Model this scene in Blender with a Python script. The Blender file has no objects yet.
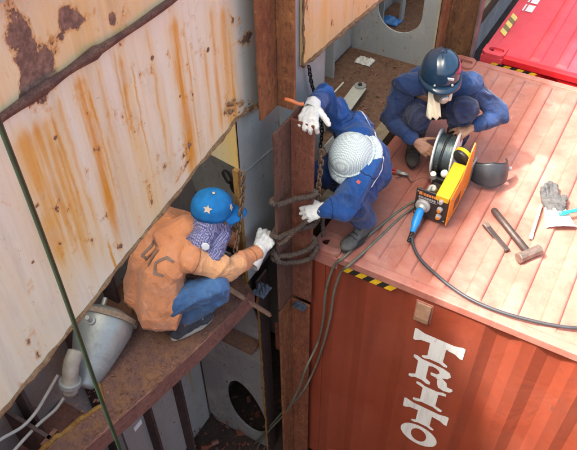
import bpy, bmesh, math, random
from mathutils import Vector, Matrix, noise
from mathutils.bvhtree import BVHTree
from mathutils.geometry import tessellate_polygon
R = math.radians
V = Vector
random.seed(7)
sc = bpy.context.scene
COL = sc.collection

# ------------------------------------------------------------------ camera
CAM = V((1.30905, -2.45588, 2.94086))
YAW, PITCH, ROLL, FPX = 0.535699, 0.782723, -0.0155333, 687.438
fw = V((-math.sin(YAW)*math.cos(PITCH), math.cos(YAW)*math.cos(PITCH), -math.sin(PITCH)))
rt0 = fw.cross(V((0, 0, 1))).normalized()
up0 = rt0.cross(fw)
rt = rt0*math.cos(ROLL) + up0*math.sin(ROLL)
up = -rt0*math.sin(ROLL) + up0*math.cos(ROLL)
cam = bpy.data.cameras.new('camera')
cam.sensor_fit = 'HORIZONTAL'
cam.sensor_width = 36
cam.lens = 36*FPX/577
cam.clip_end = 500
cam.clip_start = 0.05
co = bpy.data.objects.new('camera', cam)
COL.objects.link(co)
m3 = Matrix((rt, up, -fw)).transposed()
co.matrix_world = Matrix.Translation(CAM) @ m3.to_4x4()
sc.camera = co

# ------------------------------------------------------------------ sky, sun, exposure
SUN = V((-1.0, -0.9, 2.05)).normalized()
w = bpy.data.worlds.new('World')
sc.world = w
w.use_nodes = True
nt = w.node_tree
sky = nt.nodes.new('ShaderNodeTexSky')
sky.sky_type = 'NISHITA'
sky.sun_disc = False
sky.sun_elevation = math.asin(SUN.z)
sky.sun_rotation = math.atan2(SUN.x, SUN.y)
sky.dust_density = 6.5
sky.air_density = .6
sky.ozone_density = .4
bg = nt.nodes['Background']
bg.inputs['Strength'].default_value = 0.15
tint = nt.nodes.new('ShaderNodeMix')      # hazy tropical sky: less violet than clear air
tint.data_type = 'RGBA'
tint.blend_type = 'MULTIPLY'
tint.inputs[0].default_value = 1
tint.inputs[7].default_value = (.98, 1.0, .87, 1)
nt.links.new(sky.outputs['Color'], tint.inputs[6])
nt.links.new(tint.outputs[2], bg.inputs['Color'])
sl = bpy.data.lights.new('sun', 'SUN')
sl.energy = 2.3
sl.angle = R(4)
sl.color = (1.0, 0.96, 0.90)
so = bpy.data.objects.new('sun', sl)
COL.objects.link(so)
so.rotation_euler = SUN.to_track_quat('Z', 'Y').to_euler()
so.location = (0, 0, 10)
sc.view_settings.view_transform = 'Standard'
sc.view_settings.look = 'None'
sc.view_settings.gamma = 1
sc.view_settings.use_curve_mapping = False
sc.view_settings.exposure = 2.35


def at(px, py, ax, val):
    """photo pixel -> point on the world plane (axis ax = val)"""
    d = fw + rt*((px-288.5)/FPX) + up*((225-py)/FPX)
    return CAM + d*((val-CAM[ax])/d[ax])


# ------------------------------------------------------------------ materials
class Mat:
    def __init__(s, name, rough=0.6, metal=0.0, spec=0.5):
        s.m = bpy.data.materials.new(name)
        s.m.use_nodes = True
        s.t = s.m.node_tree
        s.b = s.t.nodes['Principled BSDF']
        s.b.inputs['Roughness'].default_value = rough
        s.b.inputs['Metallic'].default_value = metal
        s.b.inputs['Specular IOR Level'].default_value = spec
        s.tc = s.t.nodes.new('ShaderNodeTexCoord').outputs['Object']

    def n(s, t):
        return s.t.nodes.new(t)

    def l(s, a, b):
        s.t.links.new(a, b)

    def noise(s, scale, vec=(1, 1, 1), detail=4, rough=0.55, dist=0.0, off=(0, 0, 0)):
        mp = s.n('ShaderNodeMapping')
        mp.inputs['Scale'].default_value = vec
        mp.inputs['Location'].default_value = off
        s.l(s.tc, mp.inputs['Vector'])
        x = s.n('ShaderNodeTexNoise')
        x.inputs['Scale'].default_value = scale
        x.inputs['Detail'].default_value = detail
        x.inputs['Roughness'].default_value = rough
        x.inputs['Distortion'].default_value = dist
        s.l(mp.outputs[0], x.inputs['Vector'])
        return x.outputs['Fac']

    def ramp(s, fac, a, b, lo=0.0, hi=1.0):
        x = s.n('ShaderNodeMapRange')
        x.inputs['From Min'].default_value = a
        x.inputs['From Max'].default_value = b
        x.inputs['To Min'].default_value = lo
        x.inputs['To Max'].default_value = hi
        s.l(fac, x.inputs['Value'])
        return x.outputs[0]

    def mul(s, a, b):
        x = s.n('ShaderNodeMath')
        x.operation = 'MULTIPLY'
        s.l(a, x.inputs[0])
        if isinstance(b, (int, float)):
            x.inputs[1].default_value = b
        else:
            s.l(b, x.inputs[1])
        return x.outputs[0]

    def mix(s, a, b, fac):
        x = s.n('ShaderNodeMix')
        x.data_type = 'RGBA'
        for sock, c in ((x.inputs[6], a), (x.inputs[7], b)):
            if isinstance(c, tuple):
                sock.default_value = (*c, 1)
            else:
                s.l(c, sock)
        if isinstance(fac, (int, float)):
            x.inputs[0].default_value = fac
        else:
            s.l(fac, x.inputs[0])
        return x.outputs[2]

    def col(s, c):
        if isinstance(c, tuple):
            s.b.inputs['Base Color'].default_value = (*c, 1)
        else:
            s.l(c, s.b.inputs['Base Color'])

    def near(s, val, c, r, gain):
        d = s.n('ShaderNodeVectorMath')
        d.operation = 'DISTANCE'
        s.l(s.tc, d.inputs[0])
        d.inputs[1].default_value = c
        g = s.ramp(d.outputs['Value'], 0, r, gain, 0)
        x = s.n('ShaderNodeMath')
        x.operation = 'ADD'
        s.l(val, x.inputs[0])
        s.l(g, x.inputs[1])
        return x.outputs[0]

    def run(s, cy, z1, wd, ln, am):
        sp = s.n('ShaderNodeSeparateXYZ')
        s.l(s.tc, sp.inputs[0])
        wob = s.ramp(s.noise(1, (0, 0, 7), 6, .7, off=(cy*7, 1.3, .43)), .3, .7, cy-.006, cy+.006)
        d = s.n('ShaderNodeMath')
        d.operation = 'SUBTRACT'
        s.l(sp.outputs[1], d.inputs[0])
        s.l(wob, d.inputs[1])
        a = s.n('ShaderNodeMath')
        a.operation = 'ABSOLUTE'
        s.l(d.outputs[0], a.inputs[0])
        across = s.ramp(a.outputs[0], 0, wd, 1, 0)
        down = s.mul(s.ramp(sp.outputs[2], z1-ln, z1-ln*.55, 0, 1), s.ramp(sp.outputs[2], z1-.05, z1+.03, 1, 0))
        return s.mul(s.mul(s.mul(across, down), s.ramp(s.noise(1, (30, 30, 2), 5), .3, .6, .35, 1)), am)

    def rough(s, f, lo, hi):
        s.l(s.ramp(f, 0.3, 0.7, lo, hi), s.b.inputs['Roughness'])

    def bump(s, h, strength=0.4, dist=0.01):
        x = s.n('ShaderNodeBump')
        x.inputs['Strength'].default_value = strength
        x.inputs['Distance'].default_value = dist
        s.l(h, x.inputs['Height'])
        s.l(x.outputs[0], s.b.inputs['Normal'])


def plain(name, c, rough=0.6, metal=0.0, var=0.25, scale=14, bump=0.15, spec=0.5, grime=.4):
    m = Mat(name, rough, metal, spec)
    n1 = m.noise(scale, detail=6)
    n2 = m.noise(scale*7, detail=3)
    d = tuple(x*(1-var) for x in c)
    e = tuple(min(1, x*(1+var*0.5)) for x in c)
    n3 = m.noise(scale*.8, detail=8, rough=.72, dist=.6, off=(3.3, 8.1, 1.7))
    cc = m.mix(m.mix(d, e, m.ramp(n1, .3, .7)), d, m.ramp(n2, .5, .8, 0, .6))
    m.col(m.mix(cc, tuple(x*.4+.01 for x in c), m.mul(m.ramp(n3, .55, .75), grime)))
    if bump:
        m.bump(n2, bump, 0.004)
    return m.m


def streaky(name, base, tan, rust, brown, tan_a=.42, tan_b=.72, rust_a=.6, patch=.64, ps=3.2, spots=(), runs=(), greyed=None):
    """painted ship plate: rust weeping down in streaks, flaked patches"""
    m = Mat(name, .55)
    big = m.noise(1.1, (1, 1, 1), 3, off=(.31, .27, .43))
    f1 = m.noise(1.0, (3, 3.2, .30), 5, .55, off=(.31, .23, .43))
    f2 = m.noise(1.0, (15, 17, .14), 4, .55, off=(3.2, 1.7, 2.37))
    f3 = m.noise(1.0, (40, 50, .35), 3, .6, off=(7.3, 2.1, 2.41))
    fp = m.noise(ps, (1, 1, .8), 10, .68, .4)
    for cx, cy, cz, r, g in spots:      # places where the paint has flaked off
        fp = m.near(fp, (cx, cy, cz), r, g)
    fq = m.noise(ps*4.5, (1, 1, .7), 6, .6, off=(5.3, 5.1, 5.37))
    c = m.mix(base, tan, m.ramp(f1, tan_a, tan_b))
    c = m.mix(c, tan, m.mul(m.ramp(big, .5, .72), .38))
    c = m.mix(c, rust, m.mul(m.ramp(f2, rust_a-.03, rust_a+.14), .28))
    c = m.mix(c, rust, m.mul(m.ramp(f3, .5, .75), .16))
    if greyed:      # the plate goes over to grey paint towards the guide
        sp = m.n('ShaderNodeSeparateXYZ')
        m.l(m.tc, sp.inputs[0])
        ad = m.n('ShaderNodeMath')
        ad.operation = 'ADD'
        m.l(sp.outputs[1], ad.inputs[0])
        m.l(m.ramp(f1, .3, .7, -.08, .08), ad.inputs[1])
        c = m.mix(c, greyed[2], m.ramp(ad.outputs[0], greyed[0], greyed[1], 0, .9))
    for cy, z1, wd, ln, am in runs:      # single strong rust runs below a seam or a blister
        k = m.run(cy, z1, wd*2.6, ln*1.1, am)
        c = m.mix(c, tan, m.mul(k, 1.0))
        c = m.mix(c, rust, m.ramp(k, .32, .8))
    fs = m.noise(2.3, (1, 1, .8), 8, .7, .5, off=(1.7, 4.4, 2.3))
    c = m.mix(c, (.60, .58, .53), m.mul(m.ramp(fs, .5, .75), .55))
    c = m.mix(c, (.33, .25, .18), m.mul(m.ramp(m.noise(1, (30, 30, 16), 6, .7, 1.5, off=(6.7, 2.4, 1.3)), .64, .74), .5))
    c = m.mix(c, rust, m.mul(m.ramp(fq, .60, .68), .6))
    c = m.mix(c, (.42, .33, .22), m.mul(m.ramp(m.noise(1.0, (9, 9, 1.1), 8, .7, .6, off=(3.9, 1.4, .3)), .5, .76), .55))
    c = m.mix(c, (.24, .17, .12), m.mul(m.ramp(m.noise(1, (4, 34, 22), 4, .65, 1.2, off=(8.8, 5.1, 2.9)), .66, .72), .55))
    c = m.mix(c, rust, m.mul(m.ramp(fp, patch-.035, patch), .6))
    pm = m.ramp(fp, patch, patch+.015)
    qm = m.ramp(fq, .675, .69)
    bv = m.noise(38, (1, 1, 1), 6, .7, off=(2.7, 3.4, 1.3))
    br = m.mix(brown, tuple(x*2.1 for x in brown), m.ramp(bv, .42, .66))
    c = m.mix(c, br, pm)
    c = m.mix(c, br, qm)
    m.col(c)
    m.rough(fp, .5, .9)
    hh = m.n('ShaderNodeMath')
    hh.operation = 'MULTIPLY_ADD'
    m.l(m.mul(bv, pm), hh.inputs[0])
    hh.inputs[1].default_value = .9
    m.l(m.ramp(pm, 0, 1, 1, 0), hh.inputs[2])
    m.bump(hh.outputs[0], .6, .004)
    return m.m


def rusty(name, a, b, c_, scale=9, bump=.9, vec=(1, 1, 1), rough=.9, dist=.02):
    m = Mat(name, rough, 0, .25)
    n1 = m.noise(scale, vec, 9, .7)
    n2 = m.noise(scale*4, vec, 8, .7, off=(4, 2, 1))
    n3 = m.noise(scale*.35, vec, 4, .6, off=(1, 2, 9))
    c = m.mix(a, b, m.ramp(n1, .4, .62))
    c = m.mix(c, c_, m.ramp(n2, .52, .66, 0, .85))
    c = m.mix(c, a, m.ramp(n3, .45, .7, 0, .7))
    n4 = m.noise(scale*9, (1, 1, .7), 6, .75, off=(1.4, 2.6, 7.1))
    c = m.mix(c, tuple(x*.45 for x in c_), m.mul(m.ramp(n4, .56, .68), .7))
    c = m.mix(c, tuple(min(1, x*1.5+.02) for x in b), m.mul(m.ramp(n4, .44, .34), .45))
    m.col(c)
    m.bump(m.mix(m.mix(n1, n2, .5), n4, .4), bump, dist)
    return m.m


def container_paint(name, base, faded, dark, rust, fade=.5, rough=.45, dusty=False):
    m = Mat(name, rough)
    n1 = m.noise(2.2, (1, 1, .6), 6, .6)
    n2 = m.noise(26, (1, 1, .5), 6, .7, off=(2, 2, 2))
    n3 = m.noise(1, (9, 9, .8), 5, .6, off=(1, 6, 1))
    n4 = m.noise(1, (3, 90, 2.5), 2, .5, off=(9, 1, 1))
    c = m.mix(base, faded, m.ramp(n1, .35, .72, 0, fade))
    c = m.mix(c, dark, m.ramp(n3, .5, .72, 0, .5))
    c = m.mix(c, rust, m.mul(m.ramp(n2, .64, .70), .7))
    c = m.mix(c, faded, m.mul(m.ramp(n4, .7, .75), .35))
    n5 = m.noise(9, (1, 1, 1), 8, .75, 1.2, off=(4.1, 3.3, 2.7))
    n6 = m.noise(70, (1, 1, 1), 3, .6, off=(1.1, 8.3, 2.7))
    grime = tuple(x*.55+.02 for x in dark)
    c = m.mix(c, grime, m.mul(m.ramp(n5, .52, .72), .55 if dusty else .35))
    c = m.mix(c, grime, m.mul(m.ramp(n6, .66, .74), .5))
    if dusty:
        n7 = m.noise(3.1, (1, 1, 1), 7, .7, .6, off=(2.1, 6.3, 2.7))
        c = m.mix(c, (.46, .29, .24), m.mul(m.ramp(n7, .45, .75), .45))
        n8 = m.noise(1, (60, 4, 3), 3, .6, 1.0, off=(5.5, 1.2, .3))
        c = m.mix(c, (.52, .36, .32), m.mul(m.ramp(n8, .68, .73), .4))
    m.col(c)
    m.rough(n1, rough-.08, rough+.2)
    m.bump(m.noise(3.2, (1, 1, .7), 4, .55, .5, off=(2.2, 1.1, 7.7)), .45, .03)
    return m.m


def hl(px, py):
    p = at(px, py, 0, -.25)
    return p.x+.25, p.y+1.2, p.z-.8


SPOTS = [(*hl(a, b), r, g) for a, b, r, g in [(30, 62, .15, .19), (45, 72, .13, .17), (8, 22, .10, .15), (78, 18, .10, .18), (105, 8, .09, .18), (112, 22, .05, .2), (62, 12, .05, .18), (18, 40, .08, .18), (60, 38, .05, .13), (70, 60, .09, .1), (145, 5, .07, .15), (25, 90, .12, .14),
                                            (37, 205, .035, .24), (135, 132, .03, .22), (122, 75, .02, .22), (152, 58, .02, .25), (55, 138, .03, .2), (107, 235, .02, .2), (48, 198, .02, .2), (33, 262, .02, .2), (180, 96, .02, .2), (208, 50, .015, .2)]]
RUNS = [(hl(a, b)[1], hl(a, b)[2], wd, ln, am) for a, b, wd, ln, am in [(172, 14, .030, 1.1, 1), (75, 72, .026, .95, .95), (28, 122, .060, .65, 1), (222, 5, .03, 1.2, .9), (45, 130, .03, .8, .7), (40, 205, .03, .4, .8), (145, 20, .012, .8, .6), (118, 50, .014, .7, .7), (136, 135, .016, .5, .7),
                                                              (210, 2, .02, .9, .7), (95, 60, .01, .9, .6), (55, 90, .012, .8, .6), (225, 10, .03, .8, .5), (15, 130, .02, .9, .5), (160, 70, .008, .6, .5), (190, 40, .008, .9, .5), (65, 190, .01, .5, .5), (105, 130, .008, .6, .6), (85, 190, .02, .5, .5), (203, 45, .015, .7, .7), (228, 20, .012, .9, .8), (130, 60, .004, .9, .8), (183, 20, .006, .9, .8), (110, 40, .005, .5, .8), (88, 85, .006, .8, .9), (50, 110, .008, .7, .9), (33, 150, .006, .6, .8), (122, 77, .008, .3, 1), (152, 60, .006, .5, .9), (107, 237, .006, .3, .9), (55, 140, .008, .4, .9)]]
HULL = streaky('cream_hull_paint', (.72, .69, .555), (.69, .48, .18), (.62, .27, .025), (.13, .075, .055), .56, .92, .6, .66, 3.2, SPOTS, RUNS, (hl(222, 60)[1], hl(240, 60)[1], (.47, .46, .41)))
HULLO = streaky('orange_stained_hull_paint', (.72, .62, .42), (.68, .44, .16), (.56, .23, .03), (.14, .08, .06), .38, .72, .56, .66, 3.2, SPOTS, [(hl(a, b)[1], 3, wd, 1.7, am) for a, b, wd, am in [(20, 30, .012, .7), (50, 30, .02, .6), (85, 20, .012, .8), (100, 12, .03, .6), (125, 5, .015, .8), (10, 70, .02, .7), (66, 40, .008, .8), (150, 5, .01, .7)]])
GREY = streaky('grey_hold_paint', (.31, .325, .325), (.30, .29, .25), (.28, .19, .10), (.12, .08, .06), .55, .85, .70, .72, 6)
GREYD = streaky('dull_grey_hold_paint', (.27, .27, .28), (.22, .21, .20), (.13, .08, .06), (.07, .045, .04), .5, .8, .66, .68, 6)
YELR = streaky('yellow_rust_paint', (.50, .43, .26), (.52, .33, .06), (.35, .14, .03), (.10, .06, .04), .35, .6, .55, .62, 6)
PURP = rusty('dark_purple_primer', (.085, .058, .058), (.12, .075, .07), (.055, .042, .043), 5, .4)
LEDGE = rusty('scaly_deck_rust', (.225, .12, .10), (.36, .175, .085), (.13, .072, .062), 9, 1.0, (1, 1, 1), .92, .035)
LEDGE2 = rusty('brown_gritty_rust', (.15, .08, .052), (.24, .14, .085), (.095, .052, .038), 22, 1.0)
FLAN = rusty('red_brown_primer', (.19, .085, .068), (.26, .125, .095), (.11, .055, .046), 7, .4, (1, 1, 1), .7)
GUP = rusty('orange_brown_rust', (.20, .075, .04), (.34, .145, .055), (.10, .042, .03), 3.4, 1.0, (4.5, 4.5, 1.6), .9)
GLO = rusty('red_brown_rust', (.17, .058, .038), (.24, .09, .05), (.095, .036, .028), 3.4, .9, (4.5, 4.5, 1.6), .85)
GPUR = rusty('purple_rust', (.12, .06, .045), (.17, .085, .055), (.08, .042, .036), 3.4, .9, (4.5, 4.5, 1.6), .85)
EDGE = rusty('torn_rust_edge', (.26, .14, .075), (.46, .29, .16), (.11, .055, .035), 18, 1.0)
YEDGE = rusty('yellow_torn_rust', (.30, .14, .035), (.42, .24, .07), (.09, .045, .03), 18, 1.0)
CORG = container_paint('orange_red_container_paint', (.245, .042, .018), (.29, .062, .03), (.16, .028, .015), (.10, .045, .035), .7, .55)
CROOF = container_paint('faded_red_roof_paint', (.31, .095, .068), (.42, .18, .14), (.24, .072, .05), (.17, .08, .06), .9, .58, dusty=True)
CRAIL = container_paint('worn_red_rail_paint', (.36, .11, .08), (.44, .19, .15), (.24, .075, .055), (.12, .06, .05), .7, .55, dusty=True)
CRED = container_paint('bright_red_roof_paint', (.64, .04, .06), (.70, .11, .12), (.54, .03, .045), (.4, .08, .07), .5, .4)
CREDF = container_paint('deep_red_rail_paint', (.60, .012, .02), (.62, .03, .03), (.45, .01, .015), (.3, .03, .03), .4, .4)
WHITE = plain('white_lettering', (.70, .71, .72), .6, 0, .15, 14, .1, .5, .55)
HY = plain('hazard_yellow', (.78, .47, .02), .5, 0, .2, 20)
HK = plain('hazard_black', (.025, .022, .02), .5, 0, .3, 20)
PALEY = plain('faded_yellow_tape', (.75, .60, .16), .5, 0, .15, 20)
OLIVT = plain('faded_black_tape', (.22, .15, .06), .5, 0, .15, 20)
VENT = plain('tan_vent_plastic', (.30, .17, .11), .5, 0, .3, 25)
STEEL = plain('galvanised_steel', (.46, .48, .46), .42, .55, .25, 10, .12)
GALV = plain('pale_galvanised_plate', (.52, .52, .44), .5, .3, .25, 9, .2)
TANK = plain('silver_tank_paint', (.40, .43, .42), .45, .45, .25, 7, .2, .5, .75)
DARKST = plain('dark_tool_steel', (.085, .06, .055), .5, .6, .35, 30, .3)
HEADST = plain('rusty_hammer_steel', (.22, .16, .135), .5, .5, .4, 30, .3)
CHAINM = rusty('rusty_chain', (.12, .07, .045), (.22, .13, .07), (.06, .04, .03), 30, .6)
CHAIND = plain('dark_chain', (.03, .03, .032), .5, .6, .3, 30)
ROPE = plain('brown_rope', (.095, .065, .05), .95, 0, .45, 60, .6)
CABG = plain('olive_cable', (.15, .15, .115), .55, 0, .25, 20)
CABK = plain('black_cable', (.035, .036, .045), .5, 0, .25, 20)
CABW = plain('pale_cable', (.45, .43, .40), .6, 0, .2, 20)
GRNR = plain('dark_green_hose', (.006, .03, .014), .5, 0, .3, 20)
BLUP = plain('blue_plastic', (.01, .22, .58), .4, 0, .12, 30, .05)
TEAL = plain('teal_plastic', (.02, .32, .33), .4, 0, .15, 30, .05)
BLK = plain('black_plastic', (.022, .021, .022), .45, 0, .3, 30, .1)
PANELK = plain('black_panel', (.03, .024, .024), .35, 0, .3, 30, .05)
YEL = plain('yellow_enamel', (.80, .43, .008), .4, 0, .1, 22, .04, .5, .55)
ORG = plain('orange_enamel', (.72, .20, .01), .42, 0, .15, 18, .04, .5, .55)
ORGM = plain('orange_print', (.70, .22, .05), .5, 0, .1, 8, .0)
GRYM = plain('grey_print', (.35, .33, .33), .5, 0, .1, 8, .0)
WIREG = plain('wound_grey_wire', (.10, .13, .14), .3, .5, .25, 60, .2)
SPOOLW = plain('white_spool_plastic', (.72, .74, .72), .4, 0, .08, 10, .05)
TORCH = plain('orange_hose', (.60, .17, .06), .6, 0, .2, 20)
SKIN = plain('skin', (.34, .17, .105), .5, 0, .18, 25, .12)
HAIR = plain('dark_hair', (.015, .012, .01), .6, 0, .3, 60, .3)
EYEW = plain('eye_white', (.6, .57, .53), .3, 0, .1, 10, 0)
def cloth(name, c, var=.3, crease=.42, sc=6.5):
    m = Mat(name, .88, 0, .25)
    n1 = m.noise(6, detail=5)
    n2 = m.noise(sc, detail=4, rough=.6, dist=1.6, off=(3, 3, 1))
    n3 = m.noise(160, detail=2)
    d = tuple(x*(1-var) for x in c)
    e = tuple(min(1, x*(1+var*.6)) for x in c)
    m.col(m.mix(m.mix(d, e, m.ramp(n1, .3, .7)), d, m.ramp(n3, .45, .8, 0, .35)))
    n4 = m.noise(4.3, detail=7, rough=.7, dist=.8, off=(7.2, 1.3, 4.4))
    g_ = sum(c)/3
    dust = tuple(min(1, x*.55+g_*.6+.05) for x in c)
    cc = m.mix(m.mix(m.mix(d, e, m.ramp(n1, .3, .7)), d, m.ramp(n3, .45, .8, 0, .35)), dust, m.mul(m.ramp(n4, .5, .78), .55))
    n5 = m.noise(9, detail=6, rough=.7, off=(1.2, 4.3, 9.4))
    m.col(m.mix(cc, tuple(x*.35 for x in c), m.mul(m.ramp(n5, .56, .74), .6)))
    h = m.n('ShaderNodeMath')
    h.operation = 'MULTIPLY_ADD'
    m.l(n3, h.inputs[0])
    h.inputs[1].default_value = .05
    m.l(n2, h.inputs[2])
    m.b.inputs['Sheen Weight'].default_value = .15
    m.bump(h.outputs[0], crease, .045)
    return m.m


DENIM = cloth('blue_denim', (.05, .12, .27), .5)
NAVYJ = cloth('navy_work_cloth', (.019, .044, .135))
NAVYT = cloth('dark_navy_trouser_cloth', (.017, .026, .075))
ROYAL = cloth('royal_blue_work_cloth', (.014, .068, .25))
ROYALT = cloth('blue_trouser_cloth', (.013, .04, .155))
ORJ = cloth('faded_orange_cloth', (.62, .25, .115), .2)
ORJL = cloth('lit_orange_cloth', (.68, .34, .165), .18)  # lighter copy of the jacket orange, for the sleeve where light falls
GRYC = plain('grey_reflective_cloth', (.22, .15, .12), .7, 0, .3, 20, .2)
PIPW = plain('white_piping', (.62, .66, .70), .8, 0, .15, 20, .1)
GLOVW = plain('white_knit_glove', (.72, .70, .66), .95, 0, .18, 30, .8)
GLOVL = plain('white_leather', (.66, .64, .60), .85, 0, .08, 20, .3)
GLOVG = plain('grey_worn_leather', (.085, .08, .082), .8, 0, .4, 25, .5)
BOOT = plain('scuffed_grey_boot_leather', (.10, .095, .09), .8, 0, .4, 18, .3)
BOOTD = plain('dark_olive_boot', (.075, .062, .05), .8, 0, .4, 18, .3)
SOLE = plain('black_sole', (.03, .028, .027), .8, 0, .3, 18, .2)
SOLEW = plain('dirty_white_sole', (.40, .37, .32), .8, 0, .3, 18, .2)
SNEAK = plain('grey_sneaker_cloth', (.055, .06, .075), .85, 0, .4, 18, .2)
HELM = plain('dark_blue_helmet_shell', (.012, .032, .065), .10, 0, .2, 6, .03)
CAPB = plain('bright_blue_cap_cloth', (.012, .17, .47), .9, 0, .3, 14, .5, .3, .5)
EMBL = plain('cream_embroidery', (.65, .50, .38), .9, 0, .15, 60, .3)
RESP = plain('grey_respirator_rubber', (.12, .105, .09), .5, 0, .3, 20, .1)
CLOTHW = plain('cream_neck_cloth', (.78, .70, .52), .95, 0, .12, 14, .3)
MASKG = plain('dark_grey_face_shield', (.045, .047, .055), .42, 0, .25, 12, .08)
REDP = plain('red_plastic', (.5, .03, .03), .4, 0, .2, 20, .05)
RAG = plain('white_rag', (.62, .60, .55), .95, 0, .2, 20, .4)
RAGB = plain('grey_blue_rag', (.055, .07, .10), .95, 0, .5, 30, .6)
BLUW = plain('blue_wrapper', (.06, .22, .55), .5, 0, .2, 14, .2)
WOOD = plain('weathered_wood', (.36, .22, .14), .85, 0, .3, 20, .3)
FLOORM = rusty('dark_hold_floor', (.05, .035, .03), (.08, .05, .04), (.03, .022, .02), 6, .8)


def worn_letters():
    m = Mat('worn_white_lettering', .6)
    a = m.noise(16, (1, 1, .8), 9, .75, .5, off=(1.3, 2.2, 4.1))
    b = m.noise(1, (30, 30, 3), 5, .6, off=(5.3, 2.2, 4.1))
    c = m.mix((.68, .69, .70), (.45, .40, .37), m.ramp(b, .48, .72, 0, .6))
    c = m.mix(c, (.22, .05, .03), m.ramp(a, .62, .65))
    m.col(c)
    return m.m


LETTER = worn_letters()


def cloth_pattern(name, a, b, scale, r=.9):
    m = Mat(name, r)
    fs = []
    for d in ('X', 'Y', 'Z'):
        wv = m.n('ShaderNodeTexWave')
        wv.wave_type = 'BANDS'
        wv.bands_direction = d
        wv.inputs['Scale'].default_value = scale
        wv.inputs['Distortion'].default_value = .8
        wv.inputs['Detail'].default_value = 1
        m.l(m.tc, wv.inputs['Vector'])
        fs.append(wv.outputs['Fac'])
    f = m.mul(m.ramp(fs[0], .25, .75, .35, 1), m.ramp(fs[1], .25, .75, .35, 1))
    f = m.mul(f, m.ramp(fs[2], .25, .75, .45, 1))
    c = m.mix(a, b, m.ramp(f, .12, .5))
    m.col(m.mix(c, a, m.ramp(m.noise(12, detail=4), .45, .75, 0, .5)))
    m.bump(m.noise(60), .3, .003)
    return m.m


CHECK = cloth_pattern('pale_check_cloth', (.36, .44, .47), (.74, .78, .75), 34)
SCARF = cloth_pattern('purple_check_cloth', (.085, .085, .20), (.33, .32, .48), 30)


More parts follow.
